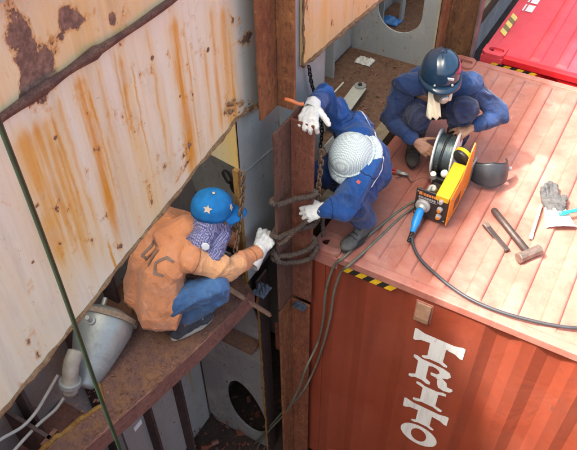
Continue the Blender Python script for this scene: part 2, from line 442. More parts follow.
# ------------------------------------------------------------------ mesh helper
class M:
    def __init__(s):
        s.v, s.f, s.mi, s.cur = [], [], [], 0

    def add(s, vs, fs):
        o = len(s.v)
        s.v += [tuple(x) for x in vs]
        for f in fs:
            s.f.append(tuple(i+o for i in f))
            s.mi.append(s.cur)
        return s

    def box(s, a, b):
        (x0, y0, z0), (x1, y1, z1) = a, b
        return s.add([(x0, y0, z0), (x1, y0, z0), (x1, y1, z0), (x0, y1, z0), (x0, y0, z1), (x1, y0, z1), (x1, y1, z1), (x0, y1, z1)],
                     [(3, 2, 1, 0), (4, 5, 6, 7), (0, 1, 5, 4), (1, 2, 6, 5), (2, 3, 7, 6), (3, 0, 4, 7)])

    def obox(s, c, ax, ay, az):
        c, ax, ay, az = V(c), V(ax), V(ay), V(az)
        p = [c+ax*i+ay*j+az*k for k in (-1, 1) for (i, j) in ((-1, -1), (1, -1), (1, 1), (-1, 1))]
        return s.add(p, [(3, 2, 1, 0), (4, 5, 6, 7), (0, 1, 5, 4), (1, 2, 6, 5), (2, 3, 7, 6), (3, 0, 4, 7)])

    def prism(s, pts, d):
        """extrude the 3-D polygon pts by vector d"""
        n = len(pts)
        pts = [V(p) for p in pts]
        d = V(d)
        nn = V()
        for i in range(n):
            nn += pts[i].cross(pts[(i+1) % n])
        if nn.dot(d) > 0:
            pts.reverse()
        fs = [tuple(range(n)), tuple(range(2*n-1, n-1, -1))]
        fs += [(i, n+i, n+(i+1) % n, (i+1) % n) for i in range(n)]
        return s.add(pts+[p+d for p in pts], fs)

    def holed(s, outer, inner, d):
        n = len(outer)
        d = V(d)
        o, i_ = [V(p) for p in outer], [V(p) for p in inner]
        vs = o+i_+[p+d for p in o]+[p+d for p in i_]
        fs = []
        for k in range(n):
            j = (k+1) % n
            fs += [(k, j, n+j, n+k), (2*n+k, 3*n+k, 3*n+j, 2*n+j), (k, 2*n+k, 2*n+j, j), (n+k, n+j, 3*n+j, 3*n+k)]
        return s.add(vs, fs)

    def tube(s, path, r, n=8, closed=False, cap=True, flat=1.0):
        path = [V(p) for p in path]
        L = len(path)
        rs = r if isinstance(r, (list, tuple)) else [r]*L
        vs, fs = [], []
        prev = None
        for i, p in enumerate(path):
            a = path[i-1] if (i or closed) else p
            b = path[(i+1) % L] if (i < L-1 or closed) else p
            t = (b-a)
            t = t.normalized() if t.length > 1e-9 else V((0, 0, 1))
            if prev is None:
                x = t.orthogonal().normalized()
            else:
                x = prev-t*prev.dot(t)
                x = x.normalized() if x.length > 1e-6 else t.orthogonal().normalized()
            prev = x
            y = t.cross(x)
            for k in range(n):
                g = 2*math.pi*k/n
                vs.append(p+x*(rs[i]*math.cos(g))+y*(rs[i]*flat*math.sin(g)))
        for i in range(L if closed else L-1):
            j = (i+1) % L
            for k in range(n):
                q = (k+1) % n
                fs.append((i*n+k, i*n+q, j*n+q, j*n+k))
        if cap and not closed:
            fs += [tuple(range(n-1, -1, -1)), tuple((L-1)*n+k for k in range(n))]
        return s.add(vs, fs)

    def lathe(s, prof, o, ax, n=24, xd=None):
        """prof: (radius, height) along axis ax from o; closed at ends when radius 0"""
        o, ax = V(o), V(ax).normalized()
        x = (V(xd)-ax*V(xd).dot(ax)).normalized() if xd is not None else ax.orthogonal().normalized()
        y = ax.cross(x)
        vs = [o+ax*h+(x*math.cos(2*math.pi*k/n)+y*math.sin(2*math.pi*k/n))*r for r, h in prof for k in range(n)]
        fs = [(i*n+k, i*n+(k+1) % n, (i+1)*n+(k+1) % n, (i+1)*n+k) for i in range(len(prof)-1) for k in range(n)]
        return s.add(vs, fs)

    def capsule(s, p0, p1, r0, r1, n=12):
        p0, p1 = V(p0), V(p1)
        d = p1-p0
        L = d.length
        t = d/L if L > 1e-6 else V((0, 0, 1))
        prof = [(0.0001, -r0)] + [(r0*math.cos(a), r0*math.sin(a)) for a in (R(-60), R(-30), 0)]
        prof += [(r1*math.cos(a), L+r1*math.sin(a)) for a in (0, R(30), R(60))]+[(0.0001, L+r1)]
        b = len(s.v)
        s.lathe(prof, p0, t, n)
        s.f.append(tuple(b+k for k in range(n-1, -1, -1)))
        s.f.append(tuple(b+7*n+k for k in range(n)))
        s.mi += [s.cur]*2
        return s

    def ell(s, c, ax, ay, az, n=16, m=10):
        c, ax, ay, az = V(c), V(ax), V(ay), V(az)
        vs, fs = [], []
        for i in range(m+1):
            th = math.pi*i/m
            th = min(max(th, 1e-3), math.pi-1e-3)
            for k in range(n):
                g = 2*math.pi*k/n
                vs.append(c+ax*(math.sin(th)*math.cos(g))+ay*(math.sin(th)*math.sin(g))+az*(-math.cos(th)))
        for i in range(m):
            for k in range(n):
                fs.append((i*n+k, i*n+(k+1) % n, (i+1)*n+(k+1) % n, (i+1)*n+k))
        fs.append(tuple(range(n-1, -1, -1)))
        fs.append(tuple(m*n+k for k in range(n)))
        return s.add(vs, fs)

    def build(s, name, mats, parent=None, smooth=False, bevel=0.0, solid=0.0, seg=2, **props):
        me = bpy.data.meshes.new(name)
        off = gloc(parent) if parent else V()
        me.from_pydata([V(v)-off for v in s.v], [], s.f)
        for m in (mats if isinstance(mats, (list, tuple)) else [mats]):
            me.materials.append(m)
        me.polygons.foreach_set('material_index', s.mi)
        bm = bmesh.new()
        bm.from_mesh(me)
        bmesh.ops.recalc_face_normals(bm, faces=bm.faces)
        bm.to_mesh(me)
        bm.free()
        if smooth:
            me.polygons.foreach_set('use_smooth', [True]*len(me.polygons))
        return link(name, me, parent, bevel, solid, seg, **props)


WL = {}


def gloc(o):
    return WL[o]


def link(name, me, parent=None, bevel=0.0, solid=0.0, seg=2, **props):
    o = bpy.data.objects.new(name, me)
    COL.objects.link(o)
    WL[o] = gloc(parent).copy() if parent else V()
    if parent:
        o.parent = parent
    if solid:
        md = o.modifiers.new('solid', 'SOLIDIFY')
        md.thickness = solid
        md.offset = 0
    if bevel:
        md = o.modifiers.new('bevel', 'BEVEL')
        md.width = bevel
        md.segments = seg
        md.limit_method = 'ANGLE'
        md.angle_limit = R(40)
    for k, v in props.items():
        o[k] = v
    return o


def thing(name, label, cat, loc=(0, 0, 0), group=None):
    o = bpy.data.objects.new(name, None)
    COL.objects.link(o)
    o.empty_display_size = .05
    o.location = loc
    WL[o] = V(loc)
    return tag(o, label, cat, group)


def tag(o, label, cat, group=None):
    o['label'] = label
    o['category'] = cat
    if group:
        o['group'] = group
    return o


def smoothpath(pts, k=8):
    """Catmull-Rom through pts"""
    pts = [V(p) for p in pts]
    P = [pts[0]*2-pts[1]]+pts+[pts[-1]*2-pts[-2]]
    out = []
    for i in range(1, len(P)-2):
        a, b, c, d = P[i-1:i+3]
        for j in range(k):
            t = j/k
            out.append(.5*((2*b)+(c-a)*t+(2*a-5*b+4*c-d)*t*t+(3*b-a-3*c+d)*t**3))
    out.append(pts[-1])
    return out


def ragged(path, step=.02, amp=.008):
    """resample a polyline and jitter it"""
    out = []
    for a, b in zip(path[:-1], path[1:]):
        a, b = V(a), V(b)
        n = max(1, int((b-a).length/step))
        for i in range(n):
            p = a.lerp(b, i/n)
            out.append(p+V((noise.noise(p*23), noise.noise(p*23+V((9, 0, 0))), noise.noise(p*23+V((0, 9, 0)))))*amp*2)
    out.append(V(path[-1]))
    return out


def rope_mesh(path, r, pitch=.05, strands=3, n=6):
    m = M()
    path = [V(p) for p in path]
    s = [0]
    for a, b in zip(path[:-1], path[1:]):
        s.append(s[-1]+(b-a).length)
    fr = []
    prev = None
    for i, p in enumerate(path):
        t = (path[min(i+1, len(path)-1)]-path[max(i-1, 0)]).normalized()
        x = t.orthogonal().normalized() if prev is None else (prev-t*prev.dot(t)).normalized()
        prev = x
        fr.append((x, t.cross(x)))
    for k in range(strands):
        pp = []
        for i, p in enumerate(path):
            g = 2*math.pi*(k/strands+s[i]/pitch)
            pp.append(p+(fr[i][0]*math.cos(g)+fr[i][1]*math.sin(g))*r*.5)
        m.tube(pp, r*.56, n)
    return m


def resample(path, step):
    path = [V(p) for p in path]
    out = [path[0]]
    acc = 0
    for a, b in zip(path[:-1], path[1:]):
        L = (b-a).length
        d = step-acc
        while d <= L:
            out.append(a.lerp(b, d/L))
            d += step
        acc = (acc+L) % step if L else acc
    return out


def chain(label, path, mat, link_len=.04, wr=.0045, hw=.011, loc=None):
    path = resample(path, link_len*.72)
    t = thing('chain', label, 'chain', path[0])
    m = M()
    ring = []
    h = link_len/2-hw
    for k in range(12):
        g = 2*math.pi*k/12
        x, z = hw*math.cos(g), hw*math.sin(g)
        ring.append(V((x, 0, z+(h if z >= 0 else -h))))
    m.tube(ring, wr, 5, closed=True)
    base = m.build('link', mat, t, smooth=True)
    # geometry is around the local origin
    off = gloc(t)
    base.data.transform(Matrix.Translation(off))
    for i in range(len(path)-1):
        o = base if i == 0 else base.copy()
        if i:
            COL.objects.link(o)
            o.parent = t
        d = (path[i+1]-path[i]).normalized()
        q = d.to_track_quat('Z', 'Y')
        q.rotate(Matrix.Rotation(R(90)*(i % 2)+R(25)*noise.noise(path[i]*9), 3, d))
        o.location = (path[i]+path[i+1])/2-off
        o.rotation_euler = q.to_euler()
    return t


def scatter(name, poly_fn, n, mats, size, parent=None, **props):
    """rust flakes and grit lying about, one stuff mesh"""
    m = M()
    for i in range(n):
        p = poly_fn()
        s = size*random.choice((.4, .5, .6, .8, 1, 1.3, 2.0))*random.uniform(.6, 1.2)
        ax = V((random.uniform(-1, 1), random.uniform(-1, 1), random.uniform(-.25, .25))).normalized()
        ay = ax.orthogonal().normalized()
        az = ax.cross(ay)
        if abs(ay.z) > abs(az.z):
            ay, az = az, ay
        m.cur = random.randrange(len(mats))
        m.obox(p+V((0, 0, s*.25)), ax*s*.6, ay*s*random.uniform(.3, .6), az*s*random.uniform(.12, .35))
    return m.build(name, mats, parent, **props)


# ================================================================== THE HOLD
fl = M().box((-6, -12, -2.75), (14, 14, -2.63))
fl.build('floor', FLOORM, kind='structure')

XW = -.25   # inner face of the hull side
TOPZ = 2.02

# ---- outer shell of the ship's side, with vertical stiffeners
t = thing('hull_wall', 'dim grey outer wall of the ship side behind the rusty ledge', 'wall', (-.95, 0, -2.63))
M().box((-1.0, -4.2, -2.63), (-.95, 9.0, TOPZ+.62)).build('plate', [GREYD], t)  # unseen top raised to stop sun slipping under the hull plates
for y in (-2.2, -1.85, -1.52, -1.12, -.78, -.45, .55, .98, 1.42, 1.93, 2.9, 3.4, 3.9):
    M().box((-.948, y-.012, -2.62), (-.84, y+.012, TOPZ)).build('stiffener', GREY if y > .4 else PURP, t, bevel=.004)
GREYRUN = streaky('grey_paint_with_yellow_runs', (.40, .41, .42), (.34, .33, .30), (.42, .27, .06), (.12, .08, .06), .55, .85, .66, .7, 6, (), [(-.25, 2.5, .035, 2.4, .95), (-.48, 2.5, .012, 1.8, .6), (-.70, 2.5, .02, 2, .5)])
M().box((-.944, -1.0, -2.6), (-.93, -.12, -.36)).build('liner_plate', GREYRUN, t)
M().box((-.944, .3, -.18), (-.93, 2.43, 2.1)).build('liner_plate', GREY, t)

# ---- unseen lip atop the hull plates; side tank left undecked to admit skylight
t = thing('coaming', 'unseen steel lip along the top of the stained hull plates', 'coaming', (-.26, 0, TOPZ))
M().box((-.292, -4.2, TOPZ+.055), (-.225, 9.0, TOPZ+.075)).build('coaming_bar', GREY, t)

# ---- large stained plate, left of the guide
def wallpoly(px, x):
    return [at(a, b, 0, x) for a, b in px]


lowpx = [(0, 415), (46, 360), (93, 300), (122, 262), (150, 227), (175, 196), (200, 164), (222, 138), (236, 119), (247, 110), (262, 104)]
low = wallpoly(lowpx, XW)
low = [V((XW, -4.1, low[0].z-.25)), V((XW, -2.6, low[0].z-.08))]+low
rag = ragged(low, .03, .003)
t = thing('hull_plate', 'large cream ship plate with rust streaks, a bar seam and a torn lower edge', 'hull plate', (XW, -1.2, .8))
seamz = at(90, 56, 0, XW).z
rag = [V((XW, p.y, p.z)) for p in rag]
polyL = rag+[V((XW, .12, rag[-1].z)), V((XW, .12, seamz)), V((XW, -4.1, seamz))]
M().prism(polyL, (-.02, 0, 0)).build('lower_plate', HULL, t)
M().box((XW-.02, -4.1, seamz+.001), (XW, .12, TOPZ+.05)).build('upper_plate', HULLO, t)
sp = []
for i in range(140):
    y = -4.1+4.22*i/139
    sp.append(V((XW+.002, y, seamz+.006*noise.noise(V((y*3, 0, 0))))))
M().tube(sp, [.030*(1+.75*noise.noise(p*5))*(1.25 if p.y < -1.05 else .8) for p in sp], 8, flat=.5).build('seam_bar', rusty('purple_seam_rust', (.16, .085, .075), (.30, .17, .12), (.08, .05, .045), 20, 1.0), t, smooth=True)
rg = ragged(low, .014, .0035)
M().tube(rg, [.014*(1+.6*noise.noise(p*17)) for p in rg], 7, flat=.7).build('torn_edge', EDGE, t, smooth=True)
# rust-scale lumps hanging at the right end of the torn edge
m = M()
for i in range(34):
    p = at(random.uniform(226, 260), random.uniform(100, 116), 0, XW+.01)
    p = V((XW+random.uniform(-.01, .035), p.y, p.z-.35*(p.y+.25)*0))
    r = random.uniform(.003, .011)
    a = V((random.uniform(-1, 1), random.uniform(-1, 1), random.uniform(-1, 1))).normalized()
    b = a.orthogonal().normalized()
    m.obox(p, a*r, b*r*.8, a.cross(b)*r*.5)
m.build('rust_scale', EDGE, t, kind='stuff')

# ---- stained plate right of the guide
lr = wallpoly([(303, 66), (322, 50), (340, 34), (360, 17), (381, 0), (402, -18)], XW+.01)
y1 = lr[-1].y
lr += [V((XW+.01, 9.0, lr[-1].z-.1))]
ragr = [V((XW+.01, p.y, p.z)) for p in ragged(lr, .03, .003)]
t = thing('hull_plate', 'smaller bright cream plate with a rusty lower edge right of the cell guide', 'hull plate', (XW, 1.5, 1.1))
M().prism(ragr+[V((XW+.01, 9.0, TOPZ+.05)), V((XW+.01, ragr[0].y, TOPZ+.05))], (-.02, 0, 0)).build('plate', HULLO, t)
rg = ragged(lr, .014, .0035)
M().tube(rg, [.013*(1+.5*noise.noise(p*21)) for p in rg], 7).build('torn_edge', EDGE, t, smooth=True)
ve = ragged([ragr[0], V((XW+.01, ragr[0].y, TOPZ))], .02, .004)
M().tube(ve, [.006*(1+.9*noise.noise(p*25)) for p in ve], 6).build('torn_edge', EDGE, t, smooth=True)

# ---- grey backing plate behind the guide (left of, and right of it)
t = thing('backing_plate', 'grey plate with a slanting weld line left of the cell guide', 'plate', (XW, -.1, .3))
ply = [V((XW-.022, -.275, -.2)), V((XW-.022, .12, -.2)), V((XW-.022, .12, 1.2)), V((XW-.022, -.275, 1.2))]
M().prism(ply, (-.014, 0, 0)).build('plate', GREY, t)
wl = [at(244, 172, 0, XW-.02), at(276, 146, 0, XW-.02)]
M().tube(ragged(wl, .02, .003), .004, 6).build('weld', GREYD, t)
M().box((XW-.05, -.30, -.2), (XW-.016, -.277, at(243, 171, 1, -.28).z)).build('edge_strip', YEDGE, t, bevel=.003)
t = thing('backing_plate', 'pale grey strip with flaking edge right of the upper guide', 'plate', (XW, .4, .8))
M().box((XW-.03, .14, -.2), (XW-.012, .62, TOPZ)).build('plate', GREY, t)
M().box((XW-.13, .62, -.2), (XW-.012, .632, 1.6)).build('return_plate', GREYD, t)

# ---- web frame at the guide: yellow rusted part above the opening
yz = at(243, 171, 1, -.28).z
yl = at(214, 156, 1, -.28)
t = thing('web_frame', 'yellow rusted web plate over a dark opening above the blue cap', 'web frame', (-.5, -.28, .8))
M().prism([V((XW-.022, -.28, yz)), V((-.43, -.28, yl.z)), V((-.93, -.28, yl.z-.06)), V((-.93, -.28, 1.5)), V((XW-.022, -.28, 1.5))], (0, .014, 0)).build('plate', YELR, t)
arc = [V((XW-.04, .02, -.19)), V((XW-.04, .02, yz+.3))]
for px, py in ((184, 120), (186, 150), (188, 165), (191, 177), (195, 189), (201, 200), (209, 209), (220, 215), (228, 222)):
    arc.append(at(px, py, 1, .02))
arc.append(V((-.48, .02, -.19)))
t = thing('bracket_plate', 'grey bracket plate with a curved edge behind the blue cap', 'bracket', (-.5, .02, 0))
M().prism(arc, (0, .014, 0)).build('plate', GREY, t)
# dark shackle on the bracket
t = thing('shackle', 'dark round shackle hanging in the opening beside the rusty chain', 'shackle', at(237, 187, 1, -.05))
c = at(237, 187, 1, -.05)
M().tube([c+V((.035*math.cos(g), 0, .05*math.sin(g))) for g in [R(i*20) for i in range(18)]], .014, 7, closed=True).build('ring', BLK, t, smooth=True)
M().capsule(c+V((-.05, 0, .03)), c+V((-.09, .02, .05)), .022, .022).build('pin', BLK, t, smooth=True)

# ---- the ledge (stringer) where the man in orange squats
ZL = -.2
outer = [at(a, b, 2, ZL) for a, b in [(60, 468), (85, 446), (118, 417), (150, 389), (176, 365), (200, 343), (226, 317), (252, 290)]]
inner = [V((-.26, -.29, ZL)), V((-.93, -.29, ZL)), V((-.93, -1.02, ZL))]+[at(a, b, 2, ZL) for a, b in [(72, 372), (88, 372), (96, 380), (101, 392), (103, 404), (92, 412), (75, 424), (52, 442), (30, 462)]]
t = thing('stringer', 'scaly rust-brown ledge plate with a cut notch, carrying the man in orange', 'ledge', (-.5, -.8, ZL))
M().prism(outer+inner, (0, 0, -.018)).build('deck_plate', LEDGE, t, bevel=.004)
m = M()
for a, b in zip(outer[:-1], outer[1:]):
    d = (b-a).normalized()
    nrm = V((d.y, -d.x, 0))
    m.prism([a+nrm*.001, b+nrm*.001, b+nrm*.016, a+nrm*.016], (0, 0, -.125))
m.build('flange', FLAN, t)
e = [p+V((0.006, 0, .002)) for p in outer]
rg = ragged(e, .012, .006)
M().tube(rg, [.0045*(1+.9*noise.noise(p*30)) for p in rg], 6).build('rust_crust', LEDGE, t, smooth=True)
ce = [at(a, b, 2, ZL) for a, b in [(88, 372), (96, 380), (101, 392), (103, 404), (92, 412), (75, 424), (52, 442), (30, 462)]]
rg = ragged(ce, .012, .006)
M().tube(rg, [.014*(1+.5*noise.noise(p*25)) for p in rg], 7).build('torn_edge', YEDGE, t, smooth=True)
pm = at(137, 422, 0, -.39)


def ledge_pt():
    u, v_ = random.random(), random.random()
    a = outer[1].lerp(outer[-1], u)
    b = V((-.85, -1.25, ZL)).lerp(V((-.85, -.3, ZL)), u)
    p = a.lerp(b, v_*v_)
    return p+V((0, 0, .002))


scatter('rust_flake', ledge_pt, 500, [LEDGE, LEDGE, FLAN], .008, t, kind='stuff')
# paint mark on the flange
M().obox(at(135, 424, 0, -.395)+V((.02, 0, 0)), (.002, 0, 0), (0, .03, .0), (0, 0, .018)).build('paint_mark', WHITE, t)

# ---- beams seen in the dark notch, lower left
t = thing('web_frame', 'dark purple frame plate under the plate edge at lower left', 'web frame', (-.7, -1.7, -1))
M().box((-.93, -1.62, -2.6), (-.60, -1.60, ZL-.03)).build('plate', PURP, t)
M().box((-.62, -1.66, -2.6), (-.598, -1.56, ZL-.03)).build('flange', FLAN, t)
M().box((-.93, -1.9, -.62), (-.72, -1.3, -.60)).build('stiffener', FLAN, t)

# ---- far part of the same ledge
t = thing('stringer', 'brown gritty ledge beside the container end, behind the crouching welders', 'ledge', (-.5, 1.5, ZL))
M().box((-.93, .036, ZL-.018), (-.2405, 9, ZL)).build('deck_plate', LEDGE2, t)
M().box((-.24, .13, ZL-.14), (-.135, 9, ZL+.012)).build('edge_beam', plain('dull_tan_beam', (.22, .17, .11), .8, 0, .4, 12, .4), t, bevel=.004)


def ledge_pt2():
    return V((random.uniform(-.92, -.28), random.uniform(.7, 2.4) if random.random() < .75 else random.uniform(2.5, 4.2), ZL+.001))


scatter('rust_flake', ledge_pt2, 900, [LEDGE2, LEDGE2, LEDGE, FLAN], .009, t, kind='stuff')

# ---- lower web frame with the egg-shaped lightening hole
YW = -.1
hc = at(246, 407, 1, YW)
out, inn = [], []
x0, x1, z0, z1 = -.93, -.30, -2.62, ZL-.06
N = 32
for k in range(N):
    g = 2*math.pi*k/N
    inn.append(V((hc.x+(.175-.03*math.sin(g))*math.cos(g)-.05*math.sin(g), YW, hc.z+.34*math.sin(g))))
    dx, dz = math.cos(g), math.sin(g)
    cx, cz = hc.x, hc.z
    s_ = min([((x1-cx)/dx) if dx > 1e-6 else ((x0-cx)/dx if dx < -1e-6 else 9e9), ((z1-cz)/dz) if dz > 1e-6 else ((z0-cz)/dz if dz < -1e-6 else 9e9)])
    out.append(V((cx+dx*s_, YW, cz+dz*s_)))
t = thing('web_frame', 'dim grey web plate with an egg-shaped hole below the ledge', 'web frame', (-.6, YW, -2.6))
M().holed(out, inn, (0, .014, 0)).build('plate', GREYD, t)
M().box((-.93, YW-.12, -1.09), (-.33, YW-.001, -1.06)).build('stiffener', LEDGE, t, bevel=.004)
m = M().box((-.30, YW-.06, -2.62), (-.285, YW+.06, ZL-.13))
m.build('flange', PURP, t, bevel=.003)
M().tube(ragged([V((-.292, YW-.062, -2.6)), V((-.292, YW-.062, -.4))], .03, .004), .008, 6).build('rust_edge', YEDGE, t)
t = thing('rubble', 'heap of rust scale and scrap in the bottom of the hold', 'debris', (-.6, -.3, -2.6))
scatter('scrap', lambda: V((random.uniform(-.93, -.3), random.uniform(-.5, .5), -2.63+random.random()**2*.16)), 170, [PURP, FLAN, GLO], .022, t, kind='stuff')

# ---- far web frame with the oval hole
YF = 2.44
hx0, hx1 = at(378, 5, 1, YF).x, at(424, 5, 1, YF).x
zb = at(400, 33, 1, YF).z
rr = (hx1-hx0)/2
cx = (hx0+hx1)/2
cz = zb+rr+.28
x0, x1, z0, z1 = -.93, -.2, ZL-.15, TOPZ
out, inn = [], []
for k in range(N):
    g = 2*math.pi*(k+.5)/N
    dx, dz = math.cos(g), math.sin(g)
    inn.append(V((cx+rr*dx, YF, cz+rr*dz+(.28 if dz > 0 else -.28))))
    s_ = min([((x1-cx)/dx) if dx > 0 else ((x0-cx)/dx), ((z1-cz)/dz) if dz > 0 else ((z0-cz)/dz)])
    out.append(V((cx+dx*s_, YF, cz+dz*s_)))
t = thing('web_frame', 'pale grey web plate with a tall oval hole behind the ledge', 'web frame', (-.6, YF, ZL))
M().holed(out, inn, (0, .014, 0)).build('plate', GREY, t)
M().box((-.199, YF-.02, ZL-.1), (-.183, YF+.16, TOPZ)).build('flange', plain('cream_flange_paint', (.50, .45, .36), .6, 0, .25, 8, .2), t, bevel=.003)
t = thing('web_frame', 'stained web plate seen through the oval hole', 'web frame', (-.6, 5, ZL))
M().box((-.93, 3.6, ZL), (-.28, 3.614, TOPZ)).build('plate', HULL, t)
M().box((-.75, 3.05, ZL), (-.73, 3.13, TOPZ)).build('post', GREY, t)
t = thing('web_frame', 'dark end plate closing the near bay of the ship side', 'web frame', (-.6, -3, 0))
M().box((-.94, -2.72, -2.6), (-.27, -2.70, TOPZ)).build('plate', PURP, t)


# ---- cell guides: T section, flange along the hull, leg reaching between the containers
def guide(label, xj, yj, ylo, yhi, xtip, z0, z1, mf, ml, th=.016):
    t = thing('cell_guide', label, 'cell guide', (xj, yj, z0))
    M().box((xj-th, ylo, z0), (xj, yhi, z1)).build('flange', mf, t, bevel=.003)
    M().box((xj+.0005, yj, z0), (xtip, yj+th, z1)).build('leg', ml, t, bevel=.003)
    return t


GT = guide('orange-brown rusted upper cell guide ending above the white glove', -.17, -.05, -.20, .10, -.075, .965, TOPZ, GUP, GUP)
for z in (1.05, 1.75):
    M().box((XW+.001, -.02, z), (-.187, .03, z+.012)).build('bracket', GUP, GT)
GM = guide('loose middle cell guide section wrapped with brown rope', -.10, -.05, -.2, .11, .035, -.455, .91, GPUR, GLO)
t = guide('lower cell guide rising from the hold floor beside the container', -.105, -.05, -.19, .10, .025, -2.63, -.50, GUP, rusty('orange_red_rust', (.20, .065, .036), (.28, .10, .05), (.10, .038, .028), 3.4, 1.0, (4.5, 4.5, 1.6), .9))
M().box((XW-.01, -.02, -1.2), (-.122, -.004, -.9)).build('bracket', GLO, t)
t = guide('brown rusted cell guide post between the two container corners', -.12, 2.475, 2.30, 2.60, .10, -2.63, TOPZ, GUP, rusty('golden_brown_rust', (.15, .07, .035), (.22, .115, .05), (.09, .042, .028), 3.4, 1.0, (4.5, 4.5, 1.6), .9), .02)
M().box((.1005, 2.45, -2.6), (.118, 2.55, TOPZ)).build('lip', plain('grey_rust', (.17, .12, .11), .8, 0, .4, 10, .3), t, bevel=.003)


# ================================================================== CONTAINERS
def ribs_profile(L, start, pitch, wtop=.098, h=.02):
    out = [(.1, 0)]
    x = start
    while x+wtop < L-.1:
        out += [(x, 0), (x+.006, h*.75), (x+.016, h), (x+wtop-.016, h), (x+wtop-.006, h*.75), (x+wtop, 0)]
        x += pitch
    return out+[(L-.1, 0)]


def side_prof(L, y_out, depth=.028):
    """corrugated side: (x, y) breakpoints"""
    pts = [(.1, y_out), (.17, y_out)]
    x = .17
    while x+.29 < L-.12:
        if L > 3 and .55 < x < .8:          # flat marking panel
            x = 1.075
            pts.append((x, y_out))
        pts += [(x+.068, y_out+depth), (x+.138, y_out+depth), (x+.206, y_out), (x+.278, y_out)]
        x += .278
    return pts+[(L-.1, y_out)]


def prof_y(pr, x):
    for (a, b), (c, d) in zip(pr[:-1], pr[1:]):
        if a <= x <= c:
            return b+(d-b)*(x-a)/(c-a)
    return pr[0][1]


def oval(cx, cy, a, b, n=16):
    out = []
    for k in range(n):
        g = 2*math.pi*(k+.5)/n
        dx, dy = math.cos(g), math.sin(g)
        out.append((cx+(a-b)*(1 if dx > 0 else -1)+b*dx, cy+b*dy))
    return out


def rect_dir(x0, x1, y0, y1, cx, cy, n=16):
    out = []
    for k in range(n):
        g = 2*math.pi*(k+.5)/n
        dx, dy = math.cos(g)*(x1-x0), math.sin(g)*(y1-y0)
        s_ = min((x1-cx)/dx if dx > 0 else (x0-cx)/dx, (y1-cy)/dy if dy > 0 else (y0-cy)/dy)
        out.append((cx+dx*s_, cy+dy*s_))
    return out


def casting(t, x0, y0, sx, sy, mat):
    """corner casting with an oval hole in its top; (x0,y0) outer corner, sx, sy inward"""
    xa, xb = sorted((x0, x0+sx*.178))
    ya, yb = sorted((y0, y0+sy*.162))
    cx, cy = (xa+xb)/2, (ya+yb)/2
    o = rect_dir(xa, xb, ya, yb, cx, cy)
    i_ = oval(cx+sx*.01, cy, .062, .032)
    m = M()
    m.holed([V((p[0], p[1], .006)) for p in o], [V((p[0], p[1], .006)) for p in i_], (0, 0, -.028))
    m.box((xa+.012, ya+.012, -.112), (xb-.012, yb-.012, -.108))
    for bx in (((xa, ya, -.112), (xb, ya+.011, -.0225)), ((xa, yb-.011, -.112), (xb, yb, -.0225)), ((xa, ya+.0115, -.112), (xa+.011, yb-.0115, -.0225)), ((xb-.011, ya+.0115, -.112), (xb, yb-.0115, -.0225))):
        m.box(*bx)
    return m.build('corner_casting', mat, t, bevel=.004)


